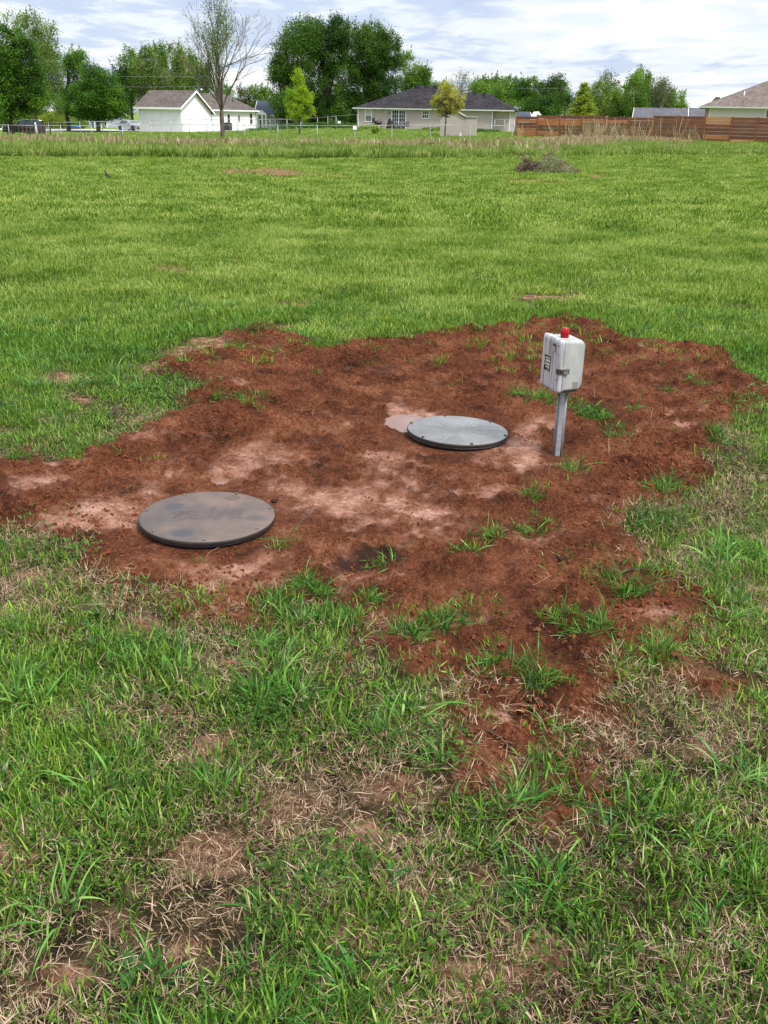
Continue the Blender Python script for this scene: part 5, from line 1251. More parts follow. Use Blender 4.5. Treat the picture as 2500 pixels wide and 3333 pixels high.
# ------------------------------------------------------------------ fences
FP = [1681,1749,1822,1893,1969,2045,2126,2207,2292,2379,2463,2550]
F0 = Vector((GX(1681, 105, 0), 105)); F1 = Vector((GX(2463, 88, 0), 88)); fe = (F1-F0).normalized()
def fence_pt(px):
    lo, hi = -10., 60.
    for _ in range(60):
        m_ = (lo+hi)/2; p = F0+fe*m_
        if float(proj(p.x, p.y, 1.0)[0]) < px: lo = m_
        else: hi = m_
    return lo
fa = math.atan2(fe.y, fe.x)
M_fp = mat('red brown post', (0.30,0.095,0.045), (0.19,0.062,0.030), 4, 0.8, stretch=(1, 1, .3))
def boardm(n, c): return mat(n, c, tuple(v*.6 for v in c), 2.2, 0.8, stretch=(.5, 3, 6), lo=.3, hi=.7)
BM = {'d': boardm('dark fence board', (0.19,0.078,0.045)), 'm': boardm('brown fence board', (0.27,0.100,0.052)), 'o': boardm('orange fence board', (0.52,0.19,0.08)), 'l': boardm('light orange fence board', (0.60,0.30,0.13))}
# board colours of each bay from the top down, as in the photo
BAYS = ['dodmooo', 'mooddom', 'doodddm', 'dodddmm', 'doddddo', 'mmddmdl', 'dmddmdm', 'dmmdddm', 'llmddom', 'mmdmddl', 'mdmmddm']
BAYL = ['fence bay with three bright lower boards at the left end', 'second bay from the left end, with two orange upper boards', 'third bay, dark with a broad orange band near the top', 'fourth bay, with one orange board near the top behind dead stalks',
 'fifth bay, dark with orange top and bottom boards', 'sixth bay, dark brown just left of the step up', 'seventh bay, first of the taller dark bays', 'eighth bay, dark brown in front of the grey roofed house',
 'ninth bay, with a broad light orange band at the top', 'tenth bay, dark with a light orange bottom board', 'eleventh bay, dark at the right edge of the photo']
wf = empty('wooden_fence', (F0.x, F0.y, 0), fa, 'brown and orange horizontal board fence stepping down the yard edge', 'fence')
steps_ = [0.0, .13, .13, .13, .10, .06, .24, .24, .22, .20, .20, .20]
ps = [fence_pt(a) for a in FP]
for i, s in enumerate(ps):
    p = F0+fe*s; zt = 1.90+steps_[min(i, 11)]+.05
    MB().box(s-.065, s+.065, -.13, .0, gz(p.x, p.y)-.1, zt).build('post', M_fp, wf)
for i in range(len(ps)-1):
    a, b = ps[i]+.068, ps[i+1]-.068; p = F0+fe*((a+b)/2); top_ = 1.90+steps_[i]
    zb = gz(p.x, p.y)-.02; nb = 7; h_ = (top_-zb-.02)/nb
    bay = None
    for k, ch in enumerate(BAYS[i]):
        z1 = top_-k*h_; r_ = random.Random(i*31+k); j = r_.uniform(-.006, .006)
        mb = MB(); mb.box(a, b, -.05+j, -.02+j, z1-h_+.014, z1-(0 if k else 0))
        o = mb.build('board', BM[ch], wf)
# chain link fences
M_pipe = mat('galvanised pipe', (0.42,0.44,0.46), (0.30,0.31,0.33), 9, 0.45, .4)
def mesh_mat():
    mt, t, b = newmat('chain link wire'); b.inputs['Base Color'].default_value = (.36, .38, .40, 1); b.inputs['Roughness'].default_value = .5; b.inputs['Metallic'].default_value = .4; return mt
M_wire = mesh_mat()
def chain_fence(pts_px, Y_of, h, label, group=None, spacing=3.05, wire=True, prz=.028):
    P = []
    for px in pts_px:
        Y = Y_of(px); x = GX(px, Y, -.3); P.append(Vector((x, Y, gz(x, Y))))
    o0 = P[0].copy(); f = empty('chain_link_fence', o0, 0, label, 'fence', group)
    P = [p-o0 for p in P]
    for p in P:
        mb = MB(); mb.tube(p-Vector((0, 0, .3)), p+Vector((0, 0, h)), prz, n=8); mb.lathe([(prz*1.25, 0), (prz*1.25, .05), (1e-7, .09)], 8); 
        # cap sits on top of the post
        k = len(mb.v); nb_ = 8*3
        mb.v[-(8*3+8):] = [(a+p.x, b+p.y, c+p.z+h) for a, b, c in mb.v[-(8*3+8):]]
        mb.build('post', M_pipe, f)
    mb = MB()
    for a, b in zip(P[:-1], P[1:]): mb.tube(a+Vector((0, 0, h-.02)), b+Vector((0, 0, h-.02)), .019, n=6)
    mb.build('top_rail', M_pipe, f)
    if wire:
        mb = MB(); st = .16
        for a, b in zip(P[:-1], P[1:]):
            L_ = (b-a).length; n = int(L_/st)
            for k in range(n):
                t0, t1 = k/n, min(1, (k+h*.9/st*.5)/n)
                for up in (0, 1):
                    q0 = a.lerp(b, t0)+Vector((0, 0, .04 if up else h-.05)); hh = (h-.09)*(t1-t0)*n/(h*.9/st*.5)
                    q1 = a.lerp(b, t1)+Vector((0, 0, (.04+hh) if up else h-.05-hh))
                    d = .0022
                    mb.add([q0+Vector((0, 0, -d)), q1+Vector((0, 0, -d)), q1+Vector((0, 0, d)), q0+Vector((0, 0, d))], [(0, 1, 2, 3)])
        mb.build('wire_mesh', M_wire, f, fix=False)
    return f
near_posts = [-60,60,178,200,293,400,494,596,695,796,905,1033,1155,1275,1400,1540,1660]
Yn = lambda px: 92-(px/2500)*4
chain_fence([-80,30,118,200,300,400,494,596,695,796,905,1033,1155,1275,1400,1530,1665], Yn, 1.22, 'long chain link fence crossing behind the tall grass', 'chain link fences between the yards')
chain_fence([160,262,360,459,492,557,617,674,774,835,880,935,980], lambda px: 112+px*0.006, 1.5, 'chain link fence just in front of the white house', 'chain link fences between the yards')
chain_fence([935,985,1034,1067,1094,1163], lambda px: 150-(px-935)*.085, 1.75, 'chain link fence climbing to the left end of the beige house', 'chain link fences between the yards', wire=False)
chain_fence([1608,1640,1672], lambda px: 120.0, 1.5, 'short chain link fence at the right end of the beige house', 'chain link fences between the yards', wire=False)
def sign(px, py, w_, h_, Y, label):
    p = PY(px, py, Y); o = empty('fence_sign', (p.x, p.y, p.z), 0, label, 'sign', 'small white signs on the chain link fences')
    MB().box(-w_/2, w_/2, -.02, .0, -h_/2, h_/2).build('plate', M_trim, o, bevel=.01); MB().box(-.02, .02, .001, .02, -h_/2-.12, h_/2-.01).build('bracket', M_pipe, o)
sign(1155, 416, .34, .30, Yn(1155)-.06, 'white plate on the near chain link fence left of the beige house')
sign(1104, 398, .42, .28, 150-(1104-935)*.085-.06, 'white plate on the climbing chain link fence under the dark trees')
# dark wooden frame posts at left
M_dk = mat('dark post wood', (.045,.035,.035), None, 6, .8)
def wpost(px, Y, h, w_, label, name='fence_post', cat='post', grp='odd posts along the left yard edge'):
    x = GX(px, Y, -.8); o = empty(name, (x, Y, gz(x, Y)), 0, label, cat, grp); MB().box(-w_/2, w_/2, -w_/2, w_/2, -.2, h).build('shaft', M_dk, o); MB().prism([(-w_/2-.03, h+.001), (w_/2+.03, h+.001), (0, h+.12)], 'y', -w_/2-.03, w_/2+.03).build('cap', M_dk, o)
wpost(143, 112, 1.55, .26, 'thick dark post just right of the black car')
wpost(166, 112, 1.45, .12, 'thin dark post right of the thick dark post')
gate = empty('gate', (GX(143, 112, 0), 112.05, gz(GX(143, 112, 0), 112)), 0, 'dark wire gate between the two dark posts', 'gate')
gl = GX(166, 112, 0)-GX(143, 112, 0)
MB().box(.14, gl-.07, .0, .04, 1.36, 1.40).build('top_rail', M_dk, gate); MB().box(.14, gl-.07, .0, .04, .45, .49).build('lower_rail', M_dk, gate)
mb = MB()
for k in range(5): mb.box(.14+(gl-.25)*k/5+.08, .14+(gl-.25)*k/5+.10, .01, .03, .49, 1.36)
mb.build('bars', M_dk, gate)
# leaning pale post by the car
p = PY(120, 425, 108); x = p.x; o = empty('leaning_post', (x, 108, gz(x, 108)), 0, 'pale round post leaning by the back of the black car', 'post')
MB().tube((0.05, 0, -.1), (-.10, 0, 1.35), .09, n=10).build('shaft', mat('pale post', (.45,.46,.48), (.35,.35,.36), 8, .6), o)

# ------------------------------------------------------------------ vehicles
def car(name, loc, rz, paint, label, L_, prof, cab, wr, glass, width=1.78, extra=None, wheels=(0.8, 3.5)):
    """prof: lower body side outline, cab: greenhouse outline (x,z); x runs from nose (0) to tail (L)"""
    c = empty(name, loc, rz, label, 'car'); hw = width/2
    def shell(poly, inset_top, zlo, zhi, w_):
        # cross-sections tuck in towards the top and towards nose and tail
        pts = []
        for (x, z) in poly:
            f = max(0, min(1, (z-zlo)/(zhi-zlo))); e = min(1, min(x, L_-x)/0.5); ww = w_*(1-inset_top*f**1.6)*(0.86+.14*math.sqrt(max(0, e))); pts.append((x, z, ww))
        mb = MB(); n = len(pts); vs = [(x, -w, z) for x, z, w in pts]+[(x, w, z) for x, z, w in pts]
        mb.add(vs, [(i, (i+1) % n, (i+1) % n+n, i+n) for i in range(n)], False); mb.add(vs[:n], [tuple(range(n-1, -1, -1))]); mb.add(vs[n:], [tuple(range(n))]); return mb
    body = shell(prof, .10, .3, 1.0, hw).build('body', paint, c, bevel=.045)
    zlo = min(z for x, z in cab); zhi = max(z for x, z in cab)
    shell(cab, .22, zlo, zhi, hw*.93).build('cabin', paint, c, bevel=.04)
    # glass: side windows follow the cabin outline, a little smaller and proud by 6 mm
    cx_ = sum(x for x, z in cab)/len(cab); cz_ = (zlo+zhi)/2
    for s in (-1, 1):
        for a, b in extra['side']:
            w0 = hw*.93*1.0+.004; w1 = hw*.93*(1-.22*((zhi-.10-zlo)/(zhi-zlo))**1.6)+.008
            (xa0, xa1), (xb0, xb1) = a, b
            zl, zh = zlo+.04, zhi-.10
            wl = hw*.93*(1-.22*(.04/(zhi-zlo))**1.6)+.006
            mb = MB(); mb.add([(xa0, s*wl, zl), (xb0, s*wl, zl), (xb1, s*w1, zh), (xa1, s*w1, zh), (xa0, s*(wl-.02), zl), (xb0, s*(wl-.02), zl), (xb1, s*(w1-.02), zh), (xa1, s*(w1-.02), zh)], [(0,1,2,3),(7,6,5,4),(0,4,5,1),(1,5,6,2),(2,6,7,3),(3,7,4,0)])
            mb.build('side_window', glass, c)
    for nm, (xl, zl, xh, zh) in (('windscreen', extra['ws']), ('rear_window', extra['rw'])):
        sgn = -1 if nm == 'windscreen' else 1; d = .012
        wl, w1 = hw*.80, hw*.66
        mb = MB(); mb.add([(xl, -wl, zl), (xl, wl, zl), (xh, w1, zh), (xh, -w1, zh), (xl+sgn*d, -wl, zl+d), (xl+sgn*d, wl, zl+d), (xh+sgn*d, w1, zh+d), (xh+sgn*d, -w1, zh+d)], [(3,2,1,0),(4,5,6,7),(0,1,5,4),(1,2,6,5),(2,3,7,6),(3,0,4,7)])
        mb.build(nm, glass, c)
    M_ty = mat('tyre rubber', (.02,.02,.02), None, 9, .8); M_al = mat('alloy wheel', (.62,.63,.65), (.4,.4,.42), 20, .3, .6)
    for wx in wheels:
        for s in (-1, 1):
            w = empty('wheel', (wx, s*(hw-.10), wr), 0, parent=c); w.rotation_euler = (R(90), 0, 0)
            MB().lathe([(wr*.62, -.11), (wr*.95, -.11), (wr, -.07), (wr, .07), (wr*.95, .11), (wr*.62, .11)], 28).build('tyre', M_ty, w)
            mb = MB(); mb.lathe([(wr*.58, -.08), (wr*.62, -.09), (wr*.66, -.115), (wr*.66, .115), (wr*.62, .09), (wr*.58, .08)], 28)
            for k in range(7):
                a = 2*math.pi*k/7; ca_, sa_ = math.cos(a), math.sin(a)
                for zz in (-s*0.085,):
                    mb.prism([(-.022*sa_, .022*ca_), (wr*.62*ca_-.035*sa_, wr*.62*sa_+.035*ca_), (wr*.62*ca_+.035*sa_, wr*.62*sa_-.035*ca_), (.022*sa_, -.022*ca_)], 'z', -.102, .102)
            mb.lathe([(.06, -.11), (.06, .11)], 12)
            mb.build('rim', M_al, w)
            # near-black plate painting the shade inside the wheel arch
            mb = MB(); ar = [((wr*1.14)*math.cos(math.pi*k/12), (wr*1.14)*math.sin(math.pi*k/12)) for k in range(13)]
            mb.prism([(wx+a, wr+b) for a, b in ar], 'y', s*(hw+.004)-.012 if s > 0 else -(hw+.004), s*(hw+.004) if s > 0 else -(hw+.004)+.012); mb.build('arch_shade', mat('painted arch shadow', (.015,.015,.015), None, 9, .9), c)
    M_hl = mat('headlight glass', (.75,.76,.78), (.5,.5,.52), 30, .1, spec=.8); M_tl = mat('tail light', (.35,.01,.01), None, 9, .15)
    for s in (-1, 1):
        MB().box(extra['hl'][0], extra['hl'][1], s*hw*.62-.18, s*hw*.62+.18, extra['hl'][2], extra['hl'][3]).build('headlight', M_hl, c, bevel=.03)
        MB().box(extra['tl'][0], extra['tl'][1], s*hw*.74-.14, s*hw*.74+.14, extra['tl'][2], extra['tl'][3]).build('tail_light', M_tl, c, bevel=.02)
        mb = MB(); mb.box(extra['mir']-.1, extra['mir']+.1, s*(hw+.12)-.09, s*(hw+.12)+.09, zlo+.02, zlo+.18); mb.build('mirror', paint, c, bevel=.03)
    for s in (-1, 1):
        for hx in extra['hand']: MB().box(hx, hx+.2, s*(hw+.0)-.012, s*(hw+.0)+.012, zlo-.12, zlo-.085).build('handle', paint, c)
    MB().box(-.012, .05, -.6, .6, .30, .48).build('grille', M_blk, c)
    return c
M_silver = mat('silver paint', (.50,.53,.58), (.46,.49,.54), 2, .22, .45, coat=.8)
M_blackp = mat('black paint', (.010,.010,.012), (.014,.014,.016), 2, .14, 0, coat=1, spec=.6)
M_cglass = mat('car glass', (.05,.07,.085), (.03,.045,.06), 3, .05, spec=.9)
sedan_prof = [(.02,.30),(.0,.50),(.06,.66),(.30,.78),(.75,.87),(1.35,.96),(2.2,.98),(3.55,1.0),(4.25,1.04),(4.50,1.02),(4.58,.85),(4.60,.50),(4.52,.30),(3.9,.22),(.7,.22)]
sedan_cab = [(1.18,.93),(1.75,1.28),(2.05,1.42),(2.6,1.47),(3.15,1.44),(3.55,1.32),(4.12,1.02),(3.5,.96)]
sx = GX(461, 143, -.85); 
c_sil = car('parked_car', (sx, 143.0, gz(sx, 143)+.0), R(180-36), M_silver, 'silver sedan parked on the drive left of the white garage', 4.6, sedan_prof, sedan_cab, .33, M_cglass,
    extra=dict(side=[((1.62,2.06),(2.50,2.50)),((2.56,2.56),(3.62,3.30))], ws=(1.30,1.02,2.0,1.40), rw=(3.98,1.07,3.3,1.40), hl=(-.01,.16,.58,.72), tl=(4.5,4.62,.78,.98), mir=1.75, hand=(2.3,3.3)), wheels=(.86, 3.58))
suv_prof = [(.02,.38),(.0,.62),(.05,.90),(.25,1.02),(1.2,1.12),(1.5,1.14),(4.70,1.16),(4.86,1.1),(4.90,.7),(4.85,.42),(4.1,.34),(.7,.34)]
suv_cab = [(1.30,1.10),(1.95,1.62),(2.2,1.75),(2.8,1.82),(4.2,1.80),(4.55,1.72),(4.80,1.14),(3.5,1.10)]
ux = GX(16, 121, -1.2)
c_suv = car('parked_car', (ux, 120.4, gz(ux, 120)+.05), R(22), M_blackp, 'black off road car parked behind the leftmost tree trunk', 4.9, suv_prof, suv_cab, .40, M_cglass, width=1.9,
    extra=dict(side=[((1.75,2.2),(2.65,2.65)),((2.72,2.72),(3.6,3.6)),((3.68,3.68),(4.5,4.42))], ws=(1.42,1.18,2.12,1.70), rw=(4.84,1.2,4.64,1.68), hl=(-.01,.12,.80,.98), tl=(4.84,4.93,.85,1.15), mir=1.85, hand=(2.4,3.35)), wheels=(.95, 3.85))
# low rail trailer in front of it
tx = GX(63, 108, -.9); tl = GX(116, 108, -.9)-tx
tr = empty('utility_trailer', (tx, 108, gz(tx, 108)+.25), R(2), 'rusty rail sided trailer frame in front of the black car', 'trailer')
M_rust = mat('rusty steel', (.16,.09,.06), (.08,.045,.03), 8, .8)
mb = MB()
for yy in (0, 1.2):
    mb.box(0, tl, yy, yy+.03, .82, .86); mb.box(0, tl, yy+.002, yy+.028, 0, .05)
mb.build('rails', M_rust, tr)
for k in range(5):
    for yy in (0, 1.2): MB().box(tl*k/4.1, tl*k/4.1+.03, yy+.003, yy+.027, .051, .819).build('upright', M_rust, tr)
MB().box(.02, tl-.02, .051, 1.199, .0, .04).build('floor', M_rust, tr)
for yy in (-.15, 1.3): MB().tube((tl*.6, yy, -.05), (tl*.6, yy+.12, -.05), .25, n=18).build('wheel', M_ty if False else bpy.data.materials['tyre rubber'], tr)
# blue tarp covered boat-like heap
bxx = GX(243, 150, -1)
bt = empty('covered_boat', (bxx, 150, gz(bxx, 150)), 0, 'low shape under a blue cover beside the road, right of the second trunk', 'boat')
mb = MB(); mb.prism([(-1.1,.45),(-.9,.62),(-.2,.95),(.7,.85),(1.1,.55),(1.05,.42),(-1.0,.40)], 'y', -.7, .7); mb.build('blue_cover', mat('blue cover', (.05,.14,.42), (.03,.09,.3), 3, .5), bt, bevel=.1)
mb = MB(); mb.prism([(-1.0,.398),(1.0,.398),(.75,0),(-.8,0)], 'y', -.5, .5); mb.build('hull', M_found, bt, bevel=.05); bt.scale = (.8, .8, .62)
# white mailbox-like post near the second tree
mx = GX(335, 138, -1); mbx = empty('mailbox', (mx, 138, gz(mx, 138)), 0, 'pale mailbox on a post beside the round tree', 'mailbox')
MB().tube((0, 0, 0), (0, 0, 1.05), .05, n=8).build('post', M_trim, mbx); MB().prism([(-.16,1.051),(.16,1.051),(.16,1.28),(.08,1.36),(-.08,1.36),(-.16,1.28)], 'y', -.25, .25).build('letter_box', M_trim, mbx)
# power lines
M_cable = mat('cable', (.30,.30,.32), None, 3, .6)
def cable(pa, ya, pb, yb, sag, label, r=.018):
    A = PY(*pa, ya); B = PY(*pb, yb); pts = []
    for k in range(25):
        f = k/24; p = A.lerp(B, f); p.z -= sag*4*f*(1-f); pts.append(p-A)
    mb = MB(); mb.path(pts, r, 4); o = mb.build('power_line', M_cable, fix=False); o.location = A; tag(o, label, 'power line', 'overhead power lines')
cable((-200, 222), 168, (760, 248), 168, .5, 'upper power line crossing in front of the left trees')
cable((-200, 262), 168, (760, 279), 168, .5, 'lower power line crossing in front of the left trees')
cable((1400, 283), 175, (2700, 262), 175, .6, 'power line crossing above the wooden fence', .014)

# ------------------------------------------------------------------ trees
def tubes_mesh(S, name, mt, par, n=5):
    """S rows: p0(3) p1(3) r0 r1"""
    S = np.array(S); m_ = len(S); p0, p1, r0, r1 = S[:, 0:3], S[:, 3:6], S[:, 6], S[:, 7]
    d = p1-p0; d /= np.linalg.norm(d, axis=1, keepdims=True)+1e-9
    h = np.where(np.abs(d[:, 2:3]) < .9, np.array([[0, 0, 1.]]), np.array([[1., 0, 0]])); a = np.cross(d, h); a /= np.linalg.norm(a, axis=1, keepdims=True)+1e-9; b = np.cross(d, a)
    V = []
    for e in range(2):
        p, r = (p0, r0) if e == 0 else (p1, r1)
        for i in range(n):
            t = 2*np.pi*i/n; V.append(p+(a*np.cos(t)+b*np.sin(t))*r[:, None])
    V = np.stack(V, 1).reshape(-1, 3)
    q = np.array([[i, (i+1) % n, (i+1) % n+n, i+n] for i in range(n)])
    Q = (np.arange(m_)[:, None, None]*2*n+q[None]).reshape(-1, 4)
    return np_mesh(name, V, Q, mt, par, smooth=True)
M_bark = mat('grey brown bark', (0.13,0.10,0.08), (0.055,0.042,0.035), 3, 0.9, stretch=(3, 3, .6), bump=.02, bscale=8)
M_barkd = mat('dark bark', (0.055,0.042,0.034), (0.025,0.02,0.016), 3, 0.9, stretch=(3, 3, .6))
def unit(v): return v/(np.linalg.norm(v)+1e-9)
def grow(S, tips, g_, p, d, L_, r, depth, spread, nb, up=0.1, taper=.62, wob=.14, jit=.25, bare_first=True):
    nseg = 3 if L_ > .8 else 2
    q = p.copy(); dd = d.copy(); rr = r
    for k in range(nseg):
        dd = unit(dd+g_.normal(0, wob, 3)+np.array([0, 0, up])); q2 = q+dd*L_/nseg; r2 = rr*(1-(1-taper)/nseg*1.0)
        S.append([*q, *q2, rr, r2]); q, rr = q2, r2
        if depth <= 3: tips.append((*q, depth))
        if depth > 1 and k < nseg-1 and g_.random() < .55:
            a = unit(g_.normal(size=3)); c = unit(dd+(a-dd*(a@dd))*spread*1.1); grow(S, tips, g_, q, c, L_*.55, rr*.5, depth-2, spread, nb, up, taper, wob)
    if depth <= 0: return
    n = nb if g_.random() < .7 else nb+1
    ph = g_.random()*6.28
    h = np.array([0, 0, 1.]) if abs(dd[2]) < .9 else np.array([1., 0, 0]); u = unit(np.cross(dd, h)); v = np.cross(dd, u)
    for i in range(n):
        a = ph+2*np.pi*i/n+g_.normal(0, .3); s = spread*(0.6+.7*g_.random()); c = unit(dd+(u*math.cos(a)+v*math.sin(a))*s)
        grow(S, tips, g_, q, c, L_*(.68+.2*g_.random()), rr*(.72 if i else .85), depth-1, spread, nb, up, taper, wob)
def crown_tree(name, label, px, ybase_px, Y, ells, leafm, dens=1.0, leaf=.26, seed=1, trunk=.25, bark=None, group=None, clump=0.75, trunk_top=.45, nl=4, hollow=.35, stretch=1.0, zb=None, lean=0.0, shoots=0, asp=.6, cat='tree'):
    """ells: crown lobes in photo pixels (cx, cy, rx, ry): each gets real width, height and depth"""
    g_ = np.random.default_rng(seed); x = GX(px, Y, -.5); z0 = gz(x, Y) if zb is None else zb
    leaf *= 0.68; root = empty(name, (x, Y, z0), 0, label, cat, group)
    Z = Y*cp+CAM_H*sp_; k = Z/F_PX; O = np.array([x, Y, z0])
    lobes = []
    for e in ells:
        cx, cy, rx, ry = e[:4]; dyo = e[4] if len(e) > 4 else 0
        c = np.array(PY(cx, cy, Y+dyo))-O; lobes.append((c, rx*k, ry*k*1.09*1.0, rx*k))
    S = []; tips = []
    top = max(c[2]+rz for c, rx, rz, ry in lobes); low = min(c[2]-rz for c, rx, rz, ry in lobes)
    th = max(.6, low+(top-low)*.18)
    q = np.zeros(3); d = np.array([lean, 0, 1.]); n = 5
    S.append([0, 0, -.3, 0, 0, .05, trunk*1.35, trunk*1.1])
    for i in range(n):
        q2 = np.array([lean*th*(i+1)/n+g_.normal(0, trunk*.15), g_.normal(0, trunk*.15), th*(i+1)/n]); S.append([*q, *q2, trunk*(1.1-.4*i/n), trunk*(1.1-.4*(i+1)/n)]); q = q2
    # main limbs to lobe centres
    for c, rx, rz, ry in lobes:
        for j in range(nl):
            tgt = c+np.array([rx, ry, rz])*g_.normal(0, .38, 3); start = q*(.75+.25*g_.random()); a = start; m_ = 5; bend = g_.normal(0, .25, 3)
            for i in range(m_):
                f = (i+1)/m_; b = start+(tgt-start)*f+bend*math.sin(f*3.14)+np.array([0, 0, .12*rz*math.sin(f*3.14)]); r_a = trunk*.5*(1-i/m_)+.02; r_b = trunk*.5*(1-(i+1)/m_)+.02
                S.append([*a, *b, r_a, r_b])
                if i >= 1:
                    for _ in range(3):
                        e = b+g_.normal(0, .35, 3)*np.array([rx, ry, rz])*.8; S.append([*b, *e, r_b*.5, .012])
                a = b
    tubes_mesh(S, 'trunk', bark or M_bark, root)
    # leaf clumps
    Cs = []; Rr = []; col = []
    for c, rx, rz, ry in lobes:
        vol = rx*ry*rz; nc = max(10, int(dens*16*(rx*rz+ry*rz+rx*ry)/3/(clump**2)/2.2))
        u = g_.normal(size=(nc, 3)); u /= np.linalg.norm(u, axis=1, keepdims=True)
        rad = (hollow+(1-hollow)*g_.random(nc))**(.6); rad *= 1+.10*g_.normal(size=nc)
        P = c+u*rad[:, None]*np.array([rx, ry, rz]); Cs.append(P); cr = clump*(.55+.8*g_.random(nc)); Rr.append(cr); col.append(g_.random(nc))
    Cs = np.concatenate(Cs); Rr = np.concatenate(Rr); col = np.concatenate(col)
    keep = Cs[:, 2] > low*.9+.15; Cs, Rr, col = Cs[keep], Rr[keep], col[keep]
    nper = np.maximum(6, (dens**.3*22*(Rr/leaf)**1.35/3.2*3).astype(int)); idx = np.repeat(np.arange(len(Cs)), nper)
    P = Cs[idx]+g_.normal(0, .42, (len(idx), 3))*Rr[idx][:, None]*np.array([1, 1, .8*stretch])
    if shoots:   # upright leafy shoots breaking the outline
        k_ = int(shoots); si = g_.integers(0, len(Cs), k_); 
        order = np.argsort(-Cs[:, 2]); si = order[g_.integers(0, max(1, len(Cs)//3), k_)]; f0 = .0
        for s_i in si:
            m_ = 34; f = g_.random(m_); hgt = .5+.9*g_.random(); dr = np.array([g_.normal(0, .25), g_.normal(0, .25), 1.]); P = np.concatenate([P, Cs[s_i]+f[:, None]*dr*hgt*clump*1.25+g_.normal(0, .26, (m_, 3))*(1.1-f[:, None])]); idx = np.concatenate([idx, np.full(m_, s_i)])
    V, Q = leafquads(P, leaf, g_, asp=asp); r = np.clip(.30*g_.random(len(P))+.70*col[idx], 0, 1)
    np_mesh('crown', V, Q, leafm, root, {'r': np.repeat(r, 4)})
    return root
Lf_dark = leafmat('dark green leaves', [(0.012, 0.0341, 0.006), (0.028, 0.0744, 0.0105), (0.06, 0.1318, 0.018), (0.11, 0.2015, 0.027)], .22, .15, .45, wn=.25)
Lf_maple = leafmat('maple leaves', [(0.0105, 0.0324, 0.004), (0.0306, 0.0835, 0.0084), (0.0723, 0.1664, 0.0177), (0.1445, 0.2755, 0.0338)], .28, .2, .45, wn=.25)
Lf_mid = leafmat('mid green leaves', [(0.0448, 0.1015, 0.0156), (0.088, 0.1812, 0.026), (0.152, 0.261, 0.039), (0.24, 0.3625, 0.065)], .32, .2, .5, wn=.25)
Lf_olive = leafmat('olive leaves', [(0.0675, 0.1125, 0.0286), (0.1125, 0.1875, 0.0416), (0.18, 0.255, 0.0585), (0.255, 0.33, 0.078)], .32, .2, .5, wn=.25)
Lf_lime = leafmat('lime spring leaves', [(0.10,0.19,0.015), (0.19,0.31,0.02), (0.30,0.42,0.03), (0.42,0.52,0.06)], .45, .5, .5, wn=.2)
Lf_gold = leafmat('golden spring leaves', [(0.20,0.20,0.03), (0.34,0.33,0.06), (0.47,0.44,0.10), (0.60,0.55,0.20)], .4, .5, .5, wn=.2)
Lf_ygr = leafmat('yellow green leaves', [(0.09,0.14,0.015), (0.17,0.23,0.025), (0.27,0.33,0.04), (0.38,0.42,0.07)], .4, .4, .5, wn=.2)
Lf_sparse = leafmat('small twig leaves', [(0.05,0.06,0.03), (0.09,0.12,0.04), (0.13,0.17,0.05)], .3, .4, .6, wn=.2)
crown_tree('maple_tree', 'large dark maple at the left edge, its trunk in front of the black car', 33, 443, 113, [(20,160,75,75),(70,210,70,80),(0,270,80,90),(75,310,62,62),(10,345,55,34),(112,315,38,34)], Lf_maple, seed=1, trunk=.42, clump=.95, leaf=.27, bark=M_barkd, dens=1.15)
crown_tree('poplar_tree', 'tall loose olive tree behind the leftmost maple', 118, 430, 150, [(150,140,42,75),(112,95,20,40),(60,80,40,30),(175,235,50,80),(185,305,45,55),(130,322,45,42),(140,260,45,60)], Lf_olive, seed=2, trunk=.35, clump=1.0, leaf=.30, stretch=1.6, shoots=60, hollow=.2, dens=.75)
crown_tree('maple_tree', 'dark tree with an upright tip left of the round maple', 222, 425, 141, [(245,250,32,55),(262,195,16,26),(245,330,48,50),(225,205,14,30),(265,370,40,22)], Lf_maple, seed=3, trunk=.32, clump=.9, bark=M_barkd, shoots=20)
crown_tree('maple_tree', 'round dark maple left of the silver car', 320, 424, 138, [(320,300,75,70),(300,250,35,42),(350,330,55,55),(300,345,70,40),(365,345,42,36)], Lf_maple, seed=4, trunk=.30, clump=.85, bark=M_barkd, shoots=16, dens=1.2)
ROWT = [(392,286,34,62,'leftmost tree of the row behind the white house, dark and round'),(432,250,40,70,'second tree of the row behind the white house'),(476,240,36,72,'tall loose tree in the row behind the left half of the white roof'),(524,240,34,70,'upright pale green tree behind the middle of the white roof'),(570,235,38,72,'tall upright tree behind the right half of the white roof'),(618,248,36,62,'dense green tree behind the white gable peak'),(662,272,34,52,'low rounded tree at the right end of the row behind the white house')]
for k, (a, b, rx, ry, lb) in enumerate(ROWT):
    crown_tree('poplar_tree', lb, a, 420, 185+6*(k % 2), [(a,b,rx,ry),(a-10,b+45,rx*.9,ry*.8),(a+9,b-ry*.42,rx*.55,ry*.6)], (Lf_dark if k == 0 else (Lf_mid if k % 2 else Lf_olive)), seed=20+k, trunk=.3, clump=1.15, leaf=.36, stretch=1.7, shoots=34, group='trees behind the white house', dens=.85, hollow=.25)
for k, (a, b, rx, ry, lb) in enumerate([(735,320,42,42,'low bushy tree behind the trunk of the bare tree'),(800,318,36,34,'pale loose bushy tree left of the great dark trees'),(848,312,34,34,'bushy light tree beside the great dark trees'),(870,345,34,32,'small leafy tree just left of the great dark trees')]):
    crown_tree('bushy_tree', lb, a, 420, 205, [(a,b,rx,ry),(a+12,b+28,rx,ry*.7)], Lf_mid if k != 1 else Lf_sparse, seed=40+k, trunk=.22, clump=1.1, leaf=.34, shoots=20, group='bushy trees behind the right wing of the white house', dens=.62, hollow=.15)
